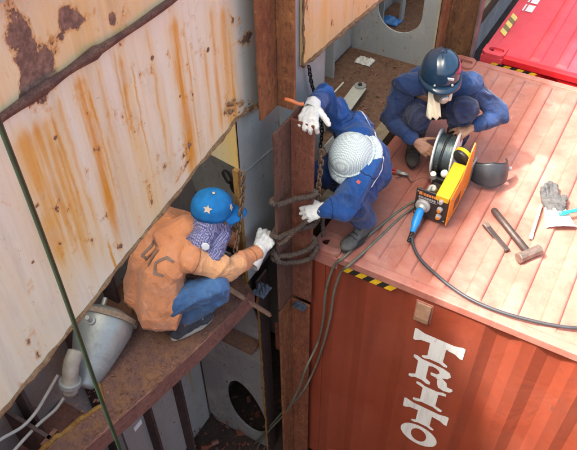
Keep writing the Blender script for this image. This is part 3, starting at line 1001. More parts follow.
def container(label, ox, oy, oz, L, mats, rib0=.295, Wd=2.438, H=2.591):
    roof, side, rail, railf, cast = mats
    t = thing('shipping_container', label, 'container', (ox, oy, oz-H))
    T = V((ox, oy, oz))

    def mv(m):
        m.v = [tuple(V(v)+T) for v in m.v]
        return m
    # roof sheet
    pr = [(.075, 0), (.23, 0)]+[p for p in ribs_profile(L, rib0, .2045) if p[0] > .24]
    ys = [(.055, 0), (.085, 0), (.097, .5), (.112, .86), (.13, 1), (Wd/2, 1), (Wd-.13, 1), (Wd-.112, .86), (Wd-.097, .5), (Wd-.085, 0), (Wd-.055, 0)]
    m = M()
    vs = [V((x, y, -.012+z*f)) for y, f in ys for x, z in pr]
    n = len(pr)
    m.add(vs, [(j*n+i, j*n+i+1, (j+1)*n+i+1, (j+1)*n+i) for j in range(len(ys)-1) for i in range(n-1)])
    o = mv(m).build('roof_panel', roof, t, smooth=True)
    md = o.modifiers.new('split', 'EDGE_SPLIT')
    md.split_angle = R(50)
    # castings
    for x, sx in ((0, 1), (L, -1)):
        for y, sy in ((0, 1), (Wd, -1)):
            m = M()
            o = casting(t, x+ox, y+oy, sx, sy, cast)
            o.location.z = oz
    # top rails
    m = M()
    m.cur = 0
    mv(m.box((.1785, 0, -.06), (L-.1785, .06, -.004))).build('top_rail', railf, t, bevel=.006)
    mv(M().box((.1785, Wd-.06, -.06), (L-.1785, Wd, -.004))).build('top_rail', railf, t, bevel=.006)
    mv(M().box((.0, .1625, -.075), (.08, Wd-.1625, -.003))).build('top_rail', rail, t, bevel=.006)
    mv(M().box((L-.08, .1625, -.075), (L, Wd-.1625, -.003))).build('top_rail', rail, t, bevel=.006)
    # gusset sheets beside the castings
    for y in (.0605, Wd-.1855):
        mv(M().box((.179, y, -.02), (.285, y+.125, -.008))).build('header_plate', rail, t, bevel=.003)
    # posts, bottom rails
    for x in (0, L-.1):
        for y in (.004, Wd-.104):
            mv(M().box((x+.001, y, -H+.12), (x+.099, y+.1, -.1125))).build('corner_post', side, t, bevel=.006)
    for y in (0.0, Wd-.06):
        mv(M().box((.1, y, -H), (L-.1, y+.06, -H+.16))).build('bottom_rail', side, t, bevel=.005)
    # corrugated sides and ends
    sp_ = side_prof(L, .014)
    for k in (0, 1):
        m = M()
        vs = []
        for z in (-.0605, -.10, -H+.25, -H+.1605):
            fl = 0 if z in (-.0605, -H+.1605) else 1
            for x, y in sp_:
                yy = .014+(y-.014)*fl
                vs.append(V((x, yy if not k else Wd-yy, z)))
        n = len(sp_)
        m.add(vs, [(j*n+i, j*n+i+1, (j+1)*n+i+1, (j+1)*n+i) for j in range(3) for i in range(n-1)])
        mv(m).build('side_panel', side, t)
    ep = side_prof(Wd, .014)
    for k in (0, 1):
        vs = [V((y if not k else L-y, x, z)) for z in (-.0755, -H+.1605) for x, y in ep]
        n = len(ep)
        mv(M().add(vs, [(i, i+1, n+i+1, n+i) for i in range(n-1)])).build('end_panel', side, t)
    mv(M().box((.1, .05, -H+.05), (L-.1, Wd-.05, -H+.12))).build('floor_panel', HK, t)
    return t, sp_


CA, SP = container('long orange-red shipping container with white vertical lettering under the men', 0, 0, 0, 6.058,
                   (CROOF, CORG, CRAIL, CRAIL, CRAIL))
CB, _ = container('bright red shipping container standing behind the orange-red one', .17, 2.535, .02, 6.058,
                  (CRED, CREDF, CRED, CREDF, CRED), .36)
CC, _ = container('unseen container added below the camera to block low skylight', .4, -4.95, .9, 6.058,
                  (CROOF, CORG, CRAIL, CRAIL, CRAIL))  # unseen, added to cut low skylight and darken the hold

# hazard tape under the rail and on the roof edge
def tape(t, o, u, v_, n_, L, Wd, k, ma, mb, th=.003):
    """striped tape: origin o, along u, across v_, out n_; k stripes"""
    o, u, v_, n_ = V(o), V(u), V(v_), V(n_)
    p = L/k
    for mt, ph, nm in ((ma, 0, 'yellow_stripes'), (mb, 1, 'black_stripes')):
        m = M()
        for i in range(ph, k, 2):
            a = o+u*(i*p)
            s_ = u*(p*.9)
            m.prism([a+n_*th, a+u*p+n_*th, a+u*p+s_+v_*Wd+n_*th, a+s_+v_*Wd+n_*th], -n_*th*.9)
        m.build('hazard_tape', mt, t)


tape(CA, (.20, .012, -.115), (1, 0, 0), (0, 0, 1), (0, -1, 0), .32, .055, 7, HY, HK)
tape(CA, (.09, .50, -.002), (0, 1, 0), (1, 0, 0), (0, 0, 1), .26, .05, 7, HY, HK)
tape(CB, (.23, 2.537, -.095), (1, 0, 0), (0, 0, 1), (0, -1, 0), .36, .05, 7, HY, HK)
tape(CB, (.26, 2.86, .018), (0, 1, 0), (-1, 0, 0), (0, 0, 1), .36, .06, 5, PALEY, OLIVT)
m = M()
for i in range(3):
    for j in range(2):
        a = V((.20+.075*j, 3.38+.17*i, .0125))
        m.prism([a, a+V((.062, 0, 0)), a+V((.062, .13, 0)), a+V((0, .13, 0))], (0, 0, .002))
m.build('roof_mark', WHITE, CB)

# vent box
vp = M()
vx, vz = .685, -.105
yv = .014
vp.prism([V((vx, yv-.002, vz)), V((vx, yv-.012, vz)), V((vx, yv-.035, vz-.10)), V((vx, yv-.035, vz-.135)), V((vx, yv-.002, vz-.15))], (.088, 0, 0))
vp.build('vent_cover', VENT, CA, bevel=.006)
M().box((vx-.008, yv-.004, vz-.158), (vx+.096, yv+.03, vz+.008)).build('vent_frame', CRAIL, CA, bevel=.003)

# white vertical lettering T R I T O, laid on the corrugations
def slab(kind, x0, x1, zt, zb):
    """slab-serif letter outlines as polygons in (x, z)"""
    w_, h = x1-x0, zt-zb
    def q(pts):
        return [(x0+a*w_, zb+b*h) for a, b in pts]
    if kind == 'T':
        return [q([(0, 1.0), (.05, 1.02), (.2, .95), (.8, .95), (.95, 1.02), (1, 1.0), (1, .56), (.95, .54), (.84, .64), (.66, .67), (.66, .13), (.76, .05), (.76, -.02), (.70, -.04), (.6, .02), (.4, .02), (.30, -.04), (.24, -.02), (.24, .05), (.34, .13), (.34, .67), (.16, .64), (.05, .54), (0, .56)])]
    if kind == 'I':
        return [q([(0.05, 1.05), (.15, 1.07), (.32, .98), (.68, .98), (.85, 1.07), (.95, 1.05), (.95, .93), (.74, .85), (.74, .15), (.95, .07), (.95, -.05), (.85, -.07), (.68, .02), (.32, .02), (.15, -.07), (.05, -.05), (.05, .07), (.26, .15), (.26, .85), (.05, .93)])]
    if kind == 'R':
        return [q([(0, 1.05), (.08, 1.07), (.2, 1.0), (.46, 1.0), (.46, .86), (.38, .82), (.38, .2), (.5, .1), (.5, -.03), (.42, -.05), (.3, .03), (.12, .03), (.03, -.05), (-.03, -.03), (-.03, .08), (.12, .18), (.12, .84), (0, .93)]),
                q([(.462, 1.0), (.72, .98), (.88, .90), (.92, .74), (.86, .60), (.74, .52), (.86, .40), (.90, .22), (1.02, .22), (1.04, .14), (.98, .02), (.84, -.03), (.70, .02), (.66, .18), (.64, .36), (.56, .44), (.462, .45), (.462, .58), (.60, .60), (.66, .70), (.62, .80), (.54, .86), (.462, .86)])]
    if kind == 'O':
        A, B = [], []
        n = 40
        for k in range(n+1):
            g = math.pi/2-2*math.pi*k/n
            A.append((.5+.5*math.cos(g), .5+.54*math.sin(g)))
            B.append((.5+.21*math.cos(g), .5+.36*math.sin(g)))
        return [q([A[k], A[k+1], B[k+1], B[k]]) for k in range(n)]


def clip(pl, b, sgn):
    out = []
    for (a, c), (d, e) in zip(pl, pl[1:]+pl[:1]):
        u, v_ = (a-b)*sgn, (d-b)*sgn
        if u >= 0:
            out.append((a, c))
        if u*v_ < 0:
            k = u/(u-v_)
            out.append((a+(d-a)*k, c+(e-c)*k))
    return out


def lettering():
    m = M()
    rows = [('T', .70, 1.01, -.35, -.585), ('R', .725, .995, -.61, -.83), ('I', .765, .985, -.87, -1.065), ('T', .72, 1.03, -1.10, -1.325), ('O', .735, 1.0, -1.36, -1.58)]
    bps = sorted(set(round(x, 5) for x, y in SP))
    for k, x0, x1, zt, zb in rows:
        for poly in slab(k, x0, x1, zt, zb):
            for tri in tessellate_polygon([[V((x, z, 0)) for x, z in poly]]):
                tr = [poly[q] if isinstance(q, int) else q for q in tri]
                for b0, b1 in zip(bps[:-1], bps[1:]):
                    pl = clip(clip(tr, b0, 1), b1, -1)
                    if len(pl) >= 3:
                        m.add([V((x, prof_y(SP, x)-.003, z)) for x, z in pl], [tuple(range(len(pl)))])
    m.build('lettering', LETTER, CA)


lettering()

# ================================================================== ROPES, CHAINS, CABLES
def around(zl, zr, sag=0.0, k=40, gap=.02):
    """one turn of rope round the T section, lower on the right by zl-zr"""
    gap *= .7
    x0, x1 = -.116-gap, .035+gap
    pts = [(-.10+gap*.6, -.2-gap*.8), (-.055, -.155-gap*.5), (-.01, -.105-gap*.5), (x1-.012, -.05-gap), (x1, -.04+gap*.4), (-.02, -.034+gap*1.1), (-.10, .11+gap), (x0, .11), (x0, -.19), (-.108, -.2-gap)]
    n = len(pts)
    out = []
    for i, (x, y) in enumerate(pts+[pts[0]]):
        f = i/n
        z = zl+(zr-zl)*min(1, f*2.6)
        if f > .5:
            z = zr+(zl-zr)*(f-.5)*2
        z -= sag*math.sin(math.pi*min(1, f*2.4))
        out.append((x, y, z))
    return out


def rope_thing(label, pts, r, group=None):
    p = [q+noise.noise_vector(q*14)*.007 for q in resample(smoothpath(pts, 10), .008)]
    o = rope_mesh(p, r).build('rope', ROPE, None, smooth=True)
    return tag(o, label, 'rope', group)


rope_thing('brown twisted rope tied round the loose guide section above the gloved hands', around(.455, .475), .0165)
rope_thing('brown twisted rope round the loose guide section held by two white gloves', around(.205, .255), .0165)
rope_thing('double brown rope hanging slack in loops below the gloved hands', around(.06, .12, .05)[:-1]+[(-.08, -.225, .03)]+around(.02, .06, .075, gap=.028)[1:], .0165)

rope_thing('loose brown rope strand slanting from the orange man\'s glove up to the lower white glove', [(-.085, -.225, .17), (-.05, -.20, .20), (.0, -.135, .27), (.05, -.085, .33), (.075, -.04, .34), (.07, .0, .30), (.06, .03, .2), (.062, .04, .08)], .013)

# chain at the opening, chain by the right plate
chain('rusty chain hanging in the opening beside the blue cap', smoothpath([at(243, 172, 0, -.225), at(242, 200, 0, -.225), at(239, 225, 0, -.225), at(235, 252, 0, -.225)], 6), CHAINM, .045, .0052, .012)
chain('dark chain hanging from the right plate edge behind the raised glove', smoothpath([at(309, 66, 0, -.23), at(312, 85, 0, -.23), at(318, 104, 0, -.22), at(322, 128, 0, -.2), at(320, 150, 0, -.2)], 6), CHAIND, .035, .004, .009)
chain('rusty chain bunched against the right edge of the loose guide section', smoothpath([(.045, .02, .72), (.05, .0, .6), (.048, -.01, .5), (.05, .0, .36), (.055, .0, .27)], 6), CHAINM, .04, .0055, .012)

# dark green hose at the left
gp = [at(-12, 92, 1, -1.9), at(0, 125, 1, -1.9), at(32, 208, 1, -1.9), at(66, 300, 1, -1.9), at(97, 388, 1, -1.9), at(120, 450, 1, -1.9), at(134, 492, 1, -1.9)]
gp = [p+V((0, 0, .006*math.sin(i*2.1))) for i, p in enumerate(gp)]
tag(M().tube(smoothpath(gp, 10), .0054, 10).build('hose', GRNR, None, smooth=True), 'dark green hose hanging taut in front of the large stained plate', 'hose')


# two olive welding cables from the machine over the container edge
def cable(label, pts, r, mat, cat='cable', name='cable', group=None):
    return tag(M().tube(smoothpath(pts, 8), r, 9).build(name, mat, None, smooth=True), label, cat, group)


def roofpx(l, z=.012):
    return [at(a, b, 2, z) for a, b in l]


def hang(l, y):
    return [at(a, b, 1, y) for a, b in l]


cable('olive welding cable, the outer of two, running from the machine over the container edge',
      roofpx([(419, 203), (402, 216), (384, 233), (364, 252), (348, 266)])+[at(341, 272, 1, -.012)]+hang([(334, 292), (330, 318), (323, 345), (313, 372)], -.03)+hang([(300, 395), (280, 415), (262, 436), (248, 452), (240, 470)], -.12), .0078, CABG)
cable('olive welding cable, the inner of two, crossing behind the crouching man\'s boot',
      roofpx([(416, 200), (399, 211), (380, 226), (358, 244), (343, 258)])+[at(334, 266, 1, -.012)]+hang([(326, 290), (323, 320), (318, 342)], -.03)+hang([(306, 368), (298, 390), (286, 412), (268, 432), (256, 450), (246, 470)], -.15), .0078, CABG)
cable('black torch cable curving over the roof from the blue connector', roofpx([(411, 234), (413, 247), (420, 259), (432, 271), (450, 286), (472, 300), (498, 311), (525, 319), (552, 325), (577, 328), (610, 327), (660, 318)], .032)[:0]
      + [V((p.x, p.y, h)) for p, h in zip(roofpx([(411, 236), (413, 247), (420, 259), (432, 271), (450, 286), (472, 300), (498, 311), (525, 319), (552, 325), (577, 328), (610, 327), (660, 318)], .018), (.05, .03, .02, .018, .018, .018, .018, .018, .018, .018, .018, .018))], .0095, CABK)
cable('thin black wire looping on the roof beside the red pliers', roofpx([(396, 178), (406, 176), (412, 182), (424, 178), (436, 186), (444, 182)], .006), .0028, CABK, 'wire', 'wire')
cable('pale cable drooping in the dark notch at lower left, the upper one', [at(a, b, 0, -.75) for a, b in [(-14, 452), (0, 440), (22, 427), (36, 412), (47, 394), (58, 375)]], .009, CABW)
cable('pale cable in the dark notch at lower left, the straight lower one', [at(a, b, 0, -.72) for a, b in [(5, 462), (20, 444), (38, 425), (55, 410), (64, 398)]], .009, CABW)
# orange cutting-torch hose end at the guide
tp = [at(285, 99, 1, -.09), at(292, 101, 1, -.09), at(299, 104, 1, -.08), at(304, 104, 1, -.07)]
tag(M().tube(smoothpath(tp, 6), .0095, 8).build('hose', TORCH, None, smooth=True), 'short orange hose end lying on the guide above the white glove', 'hose')

# ================================================================== LOOSE THINGS ON THE LEDGES
# galvanised channel on the far ledge
a, b = at(341, 113, 2, ZL+.06), at(360, 87, 2, ZL+.06)
a = a-(b-a)*.5
d = (b-a).normalized()
sd = V((d.y, -d.x, 0)).normalized()
t = thing('bracket', 'pale galvanised flat bracket with a bolt eye lying on the gritty ledge', 'bracket', (a+b)/2-V((0, 0, .06)))
M().obox((a+b)/2, d*((b-a).length/2), sd*.055, V((0, 0, .006))).build('plate', GALV, t, bevel=.003)
M().obox((a+b)/2-sd*.05-V((0, 0, .03)), d*((b-a).length/2), sd*.005, V((0, 0, .03))).build('rib', GALV, t, bevel=.002)
M().lathe([(.018, -.004), (.045, -.004), (.045, .012), (.018, .012), (.018, -.004)], b+V((0, 0, .008)), (0, 0, 1), 20).build('eye', STEEL, t, smooth=False)
M().lathe([(0.0001, .03), (.016, .03), (.016, 0), (0.0001, 0)], b+V((0, 0, .006)), (0, 0, 1), 6).build('bolt', DARKST, t)
c = at(337, 139, 0, -.24)
t = thing('angle_bar', 'short pale steel angle piece leaning behind the blue sleeve', 'steel angle', c)
d = (at(345, 131, 0, -.2)-at(326, 152, 0, -.24)).normalized()
n_ = d.cross(V((1, 0, .3))).normalized()
M().obox(c, d*.12, n_*.045, d.cross(n_)*.005).build('leg', GALV, t, bevel=.002)
M().obox(c+n_*.04-d.cross(n_)*.026, d*.12, n_*.005, d.cross(n_)*.025).build('leg', GALV, t, bevel=.002)
c = at(323, 97, 0, -.4)
t = thing('pipe_clamp', 'dark round pipe clamp with a steel handle behind the raised arm', 'clamp', c)
M().tube([c+V((.05*math.cos(g), .02*math.cos(g), .05*math.sin(g))) for g in [R(i*20) for i in range(18)]], .016, 7, closed=True).build('ring', BLK, t, smooth=True)
M().obox(c+V((.06, .05, .03)), V((.035, .05, .055)), V((.006, -.004, 0)), V((0, -.004, .004))).build('handle', GALV, t, bevel=.002)


def crumple(label, cat, name, c, sx, sy, sz, mat, seed, n=14):
    m = M()
    vs = []
    for i in range(n+1):
        for j in range(n+1):
            u, v_ = i/n*2-1, j/n*2-1
            r = 1-.25*abs(noise.noise(V((u*2+seed, v_*2, 1))))
            h = abs(noise.noise(V((u*2.3+seed, v_*2.3, 3))))*1.6+.35*noise.noise(V((u*6, v_*6, seed)))
            edge = max(abs(u), abs(v_))
            vs.append(V(c)+V((u*sx*r, v_*sy*r, .004+sz*max(0, h*(1-edge**3)+.08))))
    m.add(vs, [(i*(n+1)+j, (i+1)*(n+1)+j, (i+1)*(n+1)+j+1, i*(n+1)+j+1) for i in range(n) for j in range(n)])
    return tag(m.build(name, mat, None, smooth=True, solid=.004), label, cat)


crumple('crumpled white rag lying in the corner of the gritty ledge', 'rag', 'rag', at(365, 62, 2, ZL), .075, .06, .05, RAG, 2.3)
crumple('grey-blue rag stuffed behind the loose guide section below the ropes', 'rag', 'rag', at(262, 292, 2, ZL+.01), .042, .05, .07, RAGB, 5.1, 18)
crumple('small grey rag caught on top of the lower cell guide', 'rag', 'rag', V((-.03, -.075, -.51)), .045, .03, .04, RAGB, 8.1, 12)
crumple('blue and white wrapper on the ledge seen through the oval hole', 'wrapper', 'wrapper', at(390, 22, 2, ZL), .10, .07, .08, BLUW, 4.2, 8)
# wooden stick lying from the ledge to the guide
p0, p1 = at(228, 288, 2, ZL+.16), at(270, 315, 0, -.16)
d = (p1-p0)
tag(M().obox((p0+p1)/2, d*.5, d.orthogonal().normalized()*.010, d.cross(d.orthogonal()).normalized()*.013).build('stick', WOOD, None, bevel=.002), 'thin wooden stick reaching from the orange man\'s knee to the guide', 'stick')
# loose scrap bars by the second guide, top
t = thing('scrap_pile', 'pile of rusty scrap and grit beside the far guide post', 'scrap pile', at(440, 50, 2, ZL))
scatter('scrap', lambda: V((random.uniform(-.32, -.16), random.uniform(2.5, 3.3), ZL+.01+random.random()*.05)), 130, [LEDGE, EDGE, LEDGE2, DARKST], .04, t, kind='stuff')

# silver cylinder at the left end of the ledge
A, B = at(110, 318, 2, .02), at(90, 385, 2, -.06)
A = V((-.62, -.90, .12))
A, B = at(106, 318, 1, -.98), at(85, 384, 1, -1.30)
ax = (A-B).normalized()
L = (A-B).length
t = thing('tank', 'silver cylinder with an end flange and a small valve lying on the ledge', 'tank', (B.x, B.y, ZL))
r0, r1 = .060, .158
prof = [(.0001, -.02), (.045, -.02), (r0, -.005), (r0, .0)]+[(r0+(r1-r0)*min(1, (i/8)**.8*1.12), L*.94*i/8) for i in range(1, 9)]+[(r1, L), (r1-.012, L+.025), (.09, L+.05), (.0001, L+.06)]
M().lathe(prof, B, ax, 32).build('shell', TANK, t, smooth=True)
M().lathe([(r1-.01, L-.012), (r1+.016, L-.012), (r1+.016, L+.018), (r1-.02, L+.018)], B, ax, 32).build('end_flange', rusty('rusty_flange', (.35, .25, .17), (.45, .40, .34), (.16, .09, .06), 18, .8), t, smooth=False, bevel=.003)
side = ax.cross(V((0, 0, 1))).normalized()
upv = side.cross(ax).normalized()
if upv.z < 0:
    upv = -upv
vb = B+ax*(L-.06)+upv*(r1-.012)
M().lathe([(.0001, .085), (.013, .085), (.013, .03), (.022, .03), (.022, 0), (.0001, 0)], vb, upv, 14).build('valve', STEEL, t, bevel=.002)
M().lathe([(.0001, .075), (.014, .075), (.014, 0), (.0001, 0)], B+ax*(L+.03)-side*.03+upv*.02, ax, 12).build('stub', STEEL, t, bevel=.002)
c = at(70, 378, 0, -.62)
t = thing('pipe_joint', 'small rusty white pipe elbow beside the narrow end of the silver cylinder', 'pipe joint', c)
M().tube(smoothpath([c+V((-.03, .10, .08)), c+V((-.01, .04, .06)), c, c+V((.0, -.03, -.09))], 6), .04, 16).build('elbow', plain('dirty_white_pipe', (.42, .38, .32), .6, .2, .35, 16, .3), t, smooth=True)
M().lathe([(.0001, .015), (.056, .015), (.056, -.015), (.0001, -.015)], c+V((0, -.01, -.03)), V((.0, -.03, -.09)), 18).build('flange', TANK, t, bevel=.003)

# ================================================================== MACHINE AND TOOLS ON THE ROOF
def machine():
    t = thing('wire_feeder', 'yellow and black welding wire feeder with a big spool on the container roof', 'wire feeder', (.55, .75, .01))
    x0, x1, y0, z0, z1 = .452, .657, .525, .025, .235
    M().box((x0, y0, z0), (x1, y0+.012, z1)).build('front_panel', PANELK, t, bevel=.004)
    M().box((x0+.004, y0+.013, .022), (x1-.002, 1.06, .034)).build('base_plate', BLK, t, bevel=.003)
    for x in (x0+.03, x1-.03):
        for y in (y0+.05, 1.0):
            M().lathe([(.0001, .016), (.016, .016), (.018, 0), (.0001, 0)], (x, y, .009), (0, 0, 1), 12).build('foot', BLK, t)
    # yellow cover over the drive, right half
    M().prism([V((.572, y0-.004, .236)), V((.572, .80, .285)), V((.572, .80, .06)), V((.572, y0+.013, .06))], (.084, 0, 0)).build('cover', YEL, t, bevel=.007, seg=3)
    # tall orange side door on the right
    door = [V((.6585, y0-.002, .022)), V((.6585, y0-.002, .238)), V((.6585, .70, .262)), V((.6585, .80, .40)), V((.6585, .845, .43)), V((.6585, .865, .41)), V((.6585, .90, .09)), V((.6585, .86, .06)), V((.6585, .70, .022))]
    M().prism(door, (.008, 0, 0)).build('side_door', ORG, t, bevel=.002)
    M().box((.645, .70, .035), (.657, 1.05, .17)).build('side_panel', plain('grey_enamel', (.22, .20, .19), .5, 0, .2, 12), t, bevel=.003)
    M().box((.46, .80, .035), (.476, 1.06, .20)).build('spool_bracket', BLK, t, bevel=.004)
    M().box((.48, .79, .035), (.565, .815, .12)).build('partition', BLK, t, bevel=.003)
    # drive rolls and knob
    M().lathe([(.0001, .05), (.022, .05), (.026, .04), (.026, 0), (.0001, 0)], (.52, .67, .12), (-.2, -.5, 1), 20).build('drive_roll', STEEL, t, smooth=False)
    M().lathe([(.0001, .04), (.018, .04), (.020, .0), (.0001, 0)], (.49, .70, .20), (0, -.35, 1), 16).build('drive_roll', STEEL, t)
    M().ell((.545, .735, .225), (.024, 0, 0), (0, .024, 0), (0, 0, .026)).build('tension_knob', SPOOLW, t, smooth=True)
    M().box((.485, .60, .035), (.565, .76, .115)).build('drive_block', DARKST, t, bevel=.004)
    M().lathe([(.0001, .03), (.012, .03), (.012, -.05), (.0001, -.05)], (.505, .60, .18), (0, 1, .2), 12).build('drive_bolt', STEEL, t)
    # motor behind the cover
    M().lathe([(.0001, -.01), (.05, -.01), (.055, 0), (.055, .05), (.0001, .05)], (.60, .83, .30), (.25, .9, .25), 22).build('motor', BLK, t, bevel=.003)
    M().lathe([(.056, .012), (.058, .014), (.058, .034), (.056, .036)], (.60, .83, .30), (.25, .9, .25), 22).build('motor_band', YEL, t)
    # spool: two white flanges and the wound wire, leaning axis along x
    c, ax = V((.478, .945, .21)), V((1, .10, .02)).normalized()
    s = M().lathe([(.03, -.066), (.142, -.066), (.149, -.062), (.149, -.054), (.142, -.052), (.03, -.052)], c, ax, 40).build('spool_flange', SPOOLW, t)
    M().lathe([(.03, .052), (.142, .052), (.149, .054), (.149, .062), (.142, .066), (.03, .066)], c, ax, 40).build('spool_flange', SPOOLW, t)
    pr = [(.03, -.051)]+[(.118+.0028*abs(math.sin(i*.9)), -.051+.102*i/30) for i in range(31)]+[(.03, .051)]
    M().lathe(pr, c, ax, 40).build('wound_wire', WIREG, t, smooth=True)
    M().lathe([(.0001, .075), (.022, .075), (.028, .06), (.028, -.07), (.0001, -.07)], c, ax, 20).build('hub', BLK, t)
    # strap round the spool
    M().tube([c+ax*.0+V((0, math.cos(R(a))*.128, math.sin(R(a))*.128)) for a in range(20, 200, 12)], .009, 6, flat=.6).build('strap', BLK, t, smooth=True)
    # fittings on the front
    yf = y0
    ring = V((.508, yf, .118))
    M().lathe([(.030, 0), (.046, .0), (.046, .012), (.040, .02), (.030, .02), (.030, 0)], ring, (0, -1, 0), 28).build('socket_ring', GRYM, t)
    M().lathe([(.0001, .045), (.022, .045), (.030, .03), (.030, 0), (.0001, 0)], ring, (0, -1, 0), 24).build('torch_socket', STEEL, t, bevel=.003)
    for z, mt, r in ((.198, GRYM, .014), (.135, GRYM, .018), (.078, GRYM, .018)):
        k = M().lathe([(.0001, .022), (r*.8, .022), (r, .004), (r, 0), (.0001, 0)], (.612, yf, z), (0, -1, 0), 18).build('knob', mt, t)
        if r > .015:
            M().lathe([(.0001, .027), (r*.55, .027), (r*.6, .0225), (.0001, .0225)], (.612, yf, z), (0, -1, 0), 14).build('knob_cap', ORG, k)
    for z in (.05, .215):
        for x in (x0+.012, x1-.012):
            M().lathe([(.0001, .003), (.004, .003), (.005, 0), (.0001, 0)], (x, yf, z), (0, -1, 0), 8).build('screw', STEEL, t)
    for y, z in ((.56, .05), (.56, .21), (.82, .08), (.83, .38)):
        M().lathe([(.0001, .003), (.005, .003), (.006, 0), (.0001, 0)], (.6665, y, z), (1, 0, 0), 8).build('screw', STEEL, t)
    for i in range(5):
        M().box((.6662, .62+.022*i, .07), (.6675, .632+.022*i, .15)).build('vent_slot', BLK, t)
    # printed marks: orange word and grey line, worn and unreadable
    m = M()
    x = .472
    for i, wd in enumerate((.018, .004, .011, .013, .012, .011, .012)):
        m.box((x, yf-.0016, .196), (x+wd, yf-.0004, .214 if i else .219))
        x += wd+.004
    m.build('print', ORGM, t)
    m = M()
    x = .472
    for i, wd in enumerate((.012, .012, .004, .011, .012, .011, .010, .012)):
        m.box((x, yf-.0016, .170), (x+wd, yf-.0004, .184))
        x += wd+.003
    m.box((.472, yf-.0016, .160), (.585, yf-.0004, .163))
    m.build('print', GRYM, t)
    M().box((.588, yf-.0016, .165), (.5905, yf-.0004, .225)).build('print', GRYM, t)
    # blue connector and its cable boot
    p0, p1 = ring+V((0, -.04, 0)), V(at(412, 233, 2, .052))+V((.03, 0, 0))
    d = (p1-p0)
    M().lathe([(.0001, 0), (.021, 0), (.026, .02), (.026, d.length*.6), (.019, d.length*.72), (.017, d.length*.95), (.0001, d.length)], p0, d, 18).build('torch_connector', BLUP, t, smooth=True)
    m = M()
    for i in range(7):
        m.lathe([(.010, .0), (.0145, .002), (.0145, .006), (.010, .008)], p1+d.normalized()*(.0095*i-.006), d, 12)
    m.build('strain_relief', BLK, t)
    t.location.x -= .03
    return t


machine()

# dark face shield lying on its back
def face_shield():
    t = thing('welding_mask', 'dark grey welding face shield lying on the roof behind the wire feeder', 'welding mask', (.72, 1.08, .0))
    m = M()
    o = V((.70, 1.085, .10))
    u = V((.90, .42, .05)).normalized()      # along the curve
    wv = V((-.10, .30, 1)).normalized()
    wv = (wv-u*wv.dot(u)).normalized()
    dn = u.cross(wv).normalized()
    if dn.y > 0:
        dn = -dn
    n, k = 24, 12
    vs = []
    for i in range(n+1):
        g = R(-15+205*i/n)
        for j in range(k+1):
            f = j/k*2-1
            r = .122*(1-.12*f*f) if f > 0 else .122*(1-.04*f*f)
            vs.append(o+u*(-math.cos(g)*r*1.0)+dn*(math.sin(g)*r*1.02)+wv*(f*.085*(1-.30*abs(math.cos(g))))-V((0, 0, .02)))
    m.add(vs, [(i*(k+1)+j, (i+1)*(k+1)+j, (i+1)*(k+1)+j+1, i*(k+1)+j+1) for i in range(n) for j in range(k)])
    m.build('shell', MASKG, t, smooth=True, solid=.005)
    rim = [vs[i*(k+1)+k] for i in range(n+1)]
    M().tube(rim, .005, 6).build('rim', BLK, t, smooth=True)
    rim2 = [vs[i*(k+1)] for i in range(n+1)]
    M().tube(rim2, .004, 6).build('rim', MASKG, t, smooth=True)
    M().tube(smoothpath([vs[(k+1)*1+k//2], o+dn*.02-u*.03, o+dn*.03+u*.06, vs[(k+1)*(n-1)+k//2]], 8), .006, 6, flat=.5).build('head_band', GRYM, t, smooth=True)
    M().lathe([(.0001, .02), (.013, .02), (.015, 0), (.0001, 0)], vs[(k+1)*(n-1)+k//2], u, 12).build('pivot_knob', GRYM, t)
    zmin = min(v.z for v in vs)
    for c in t.children:
        c.location.z -= zmin-.012


face_shield()

# hammer and chisel
def hammer():
    a, b = V((.838, .80, .022)), (at(541, 249, 2, .035)+at(517, 259, 2, .035))/2
    t = thing('hammer', 'steel sledge hammer with a dark pipe handle lying on the bleached roof', 'hammer', (1.0, .65, 0))
    d = (b-a).normalized()
    M().tube([a, a+d*.01, b], [.017, .021, .022], 14).build('handle', DARKST, t, smooth=True)
    sd = V((-d.y, d.x, 0))
    hd = (at(541, 249, 2, .035)-at(517, 259, 2, .035)).normalized()
    c = b
    n_ = hd.cross(V((0, 0, 1)))
    M().tube([c-hd*.078, c-hd*.074, c-hd*.03, c+hd*.03, c+hd*.074, c+hd*.078], [.029, .034, .031, .031, .034, .029], 8).build('head', HEADST, t, bevel=.002)


hammer()
a, b = at(485, 223, 2, .015), at(508, 250, 2, .012)
d = (b-a).normalized()
n_ = V((-d.y, d.x, 0))
t = thing('chisel', 'dark steel chisel lying beside the hammer handle', 'chisel', (a+b)/2-V((0, 0, .012)))
M().prism([a+n_*.018, a-n_*.018, b-d*.05-n_*.016, b-n_*.015, b+n_*.015, b-d*.05+n_*.016], (0, 0, -.018)).build('blade', DARKST, t, bevel=.003)
M().obox(a+d*.02+V((0, 0, -.006)), d*.02, n_*.017, V((0, 0, .012))).build('struck_end', HEADST, t, bevel=.004)

# red pliers
c = at(398, 172, 2, .012)
t = thing('pliers', 'red handled pliers lying on the roof by the welder\'s boot', 'pliers', (c.x, c.y, 0))
u = (at(408, 174, 2, .012)-at(390, 169, 2, .012)).normalized()
v_ = V((-u.y, u.x, 0))
for s_ in (1, -1):
    M().tube(smoothpath([c+u*.01, c-u*.04+v_*(.016*s_), c-u*.09+v_*(.018*s_), c-u*.13+v_*(.010*s_)], 5), .0075, 8).build('handle', REDP, t, smooth=True)
    M().tube([c-u*.01-v_*(.006*s_), c+u*.04-v_*(.006*s_), c+u*.075-v_*(.002*s_)], [.010, .008, .003], 8).build('jaw', STEEL, t, smooth=True)
M().lathe([(.0001, .012), (.012, .012), (.012, -.01), (.0001, -.01)], c, (0, 0, 1), 12).build('pivot', STEEL, t)


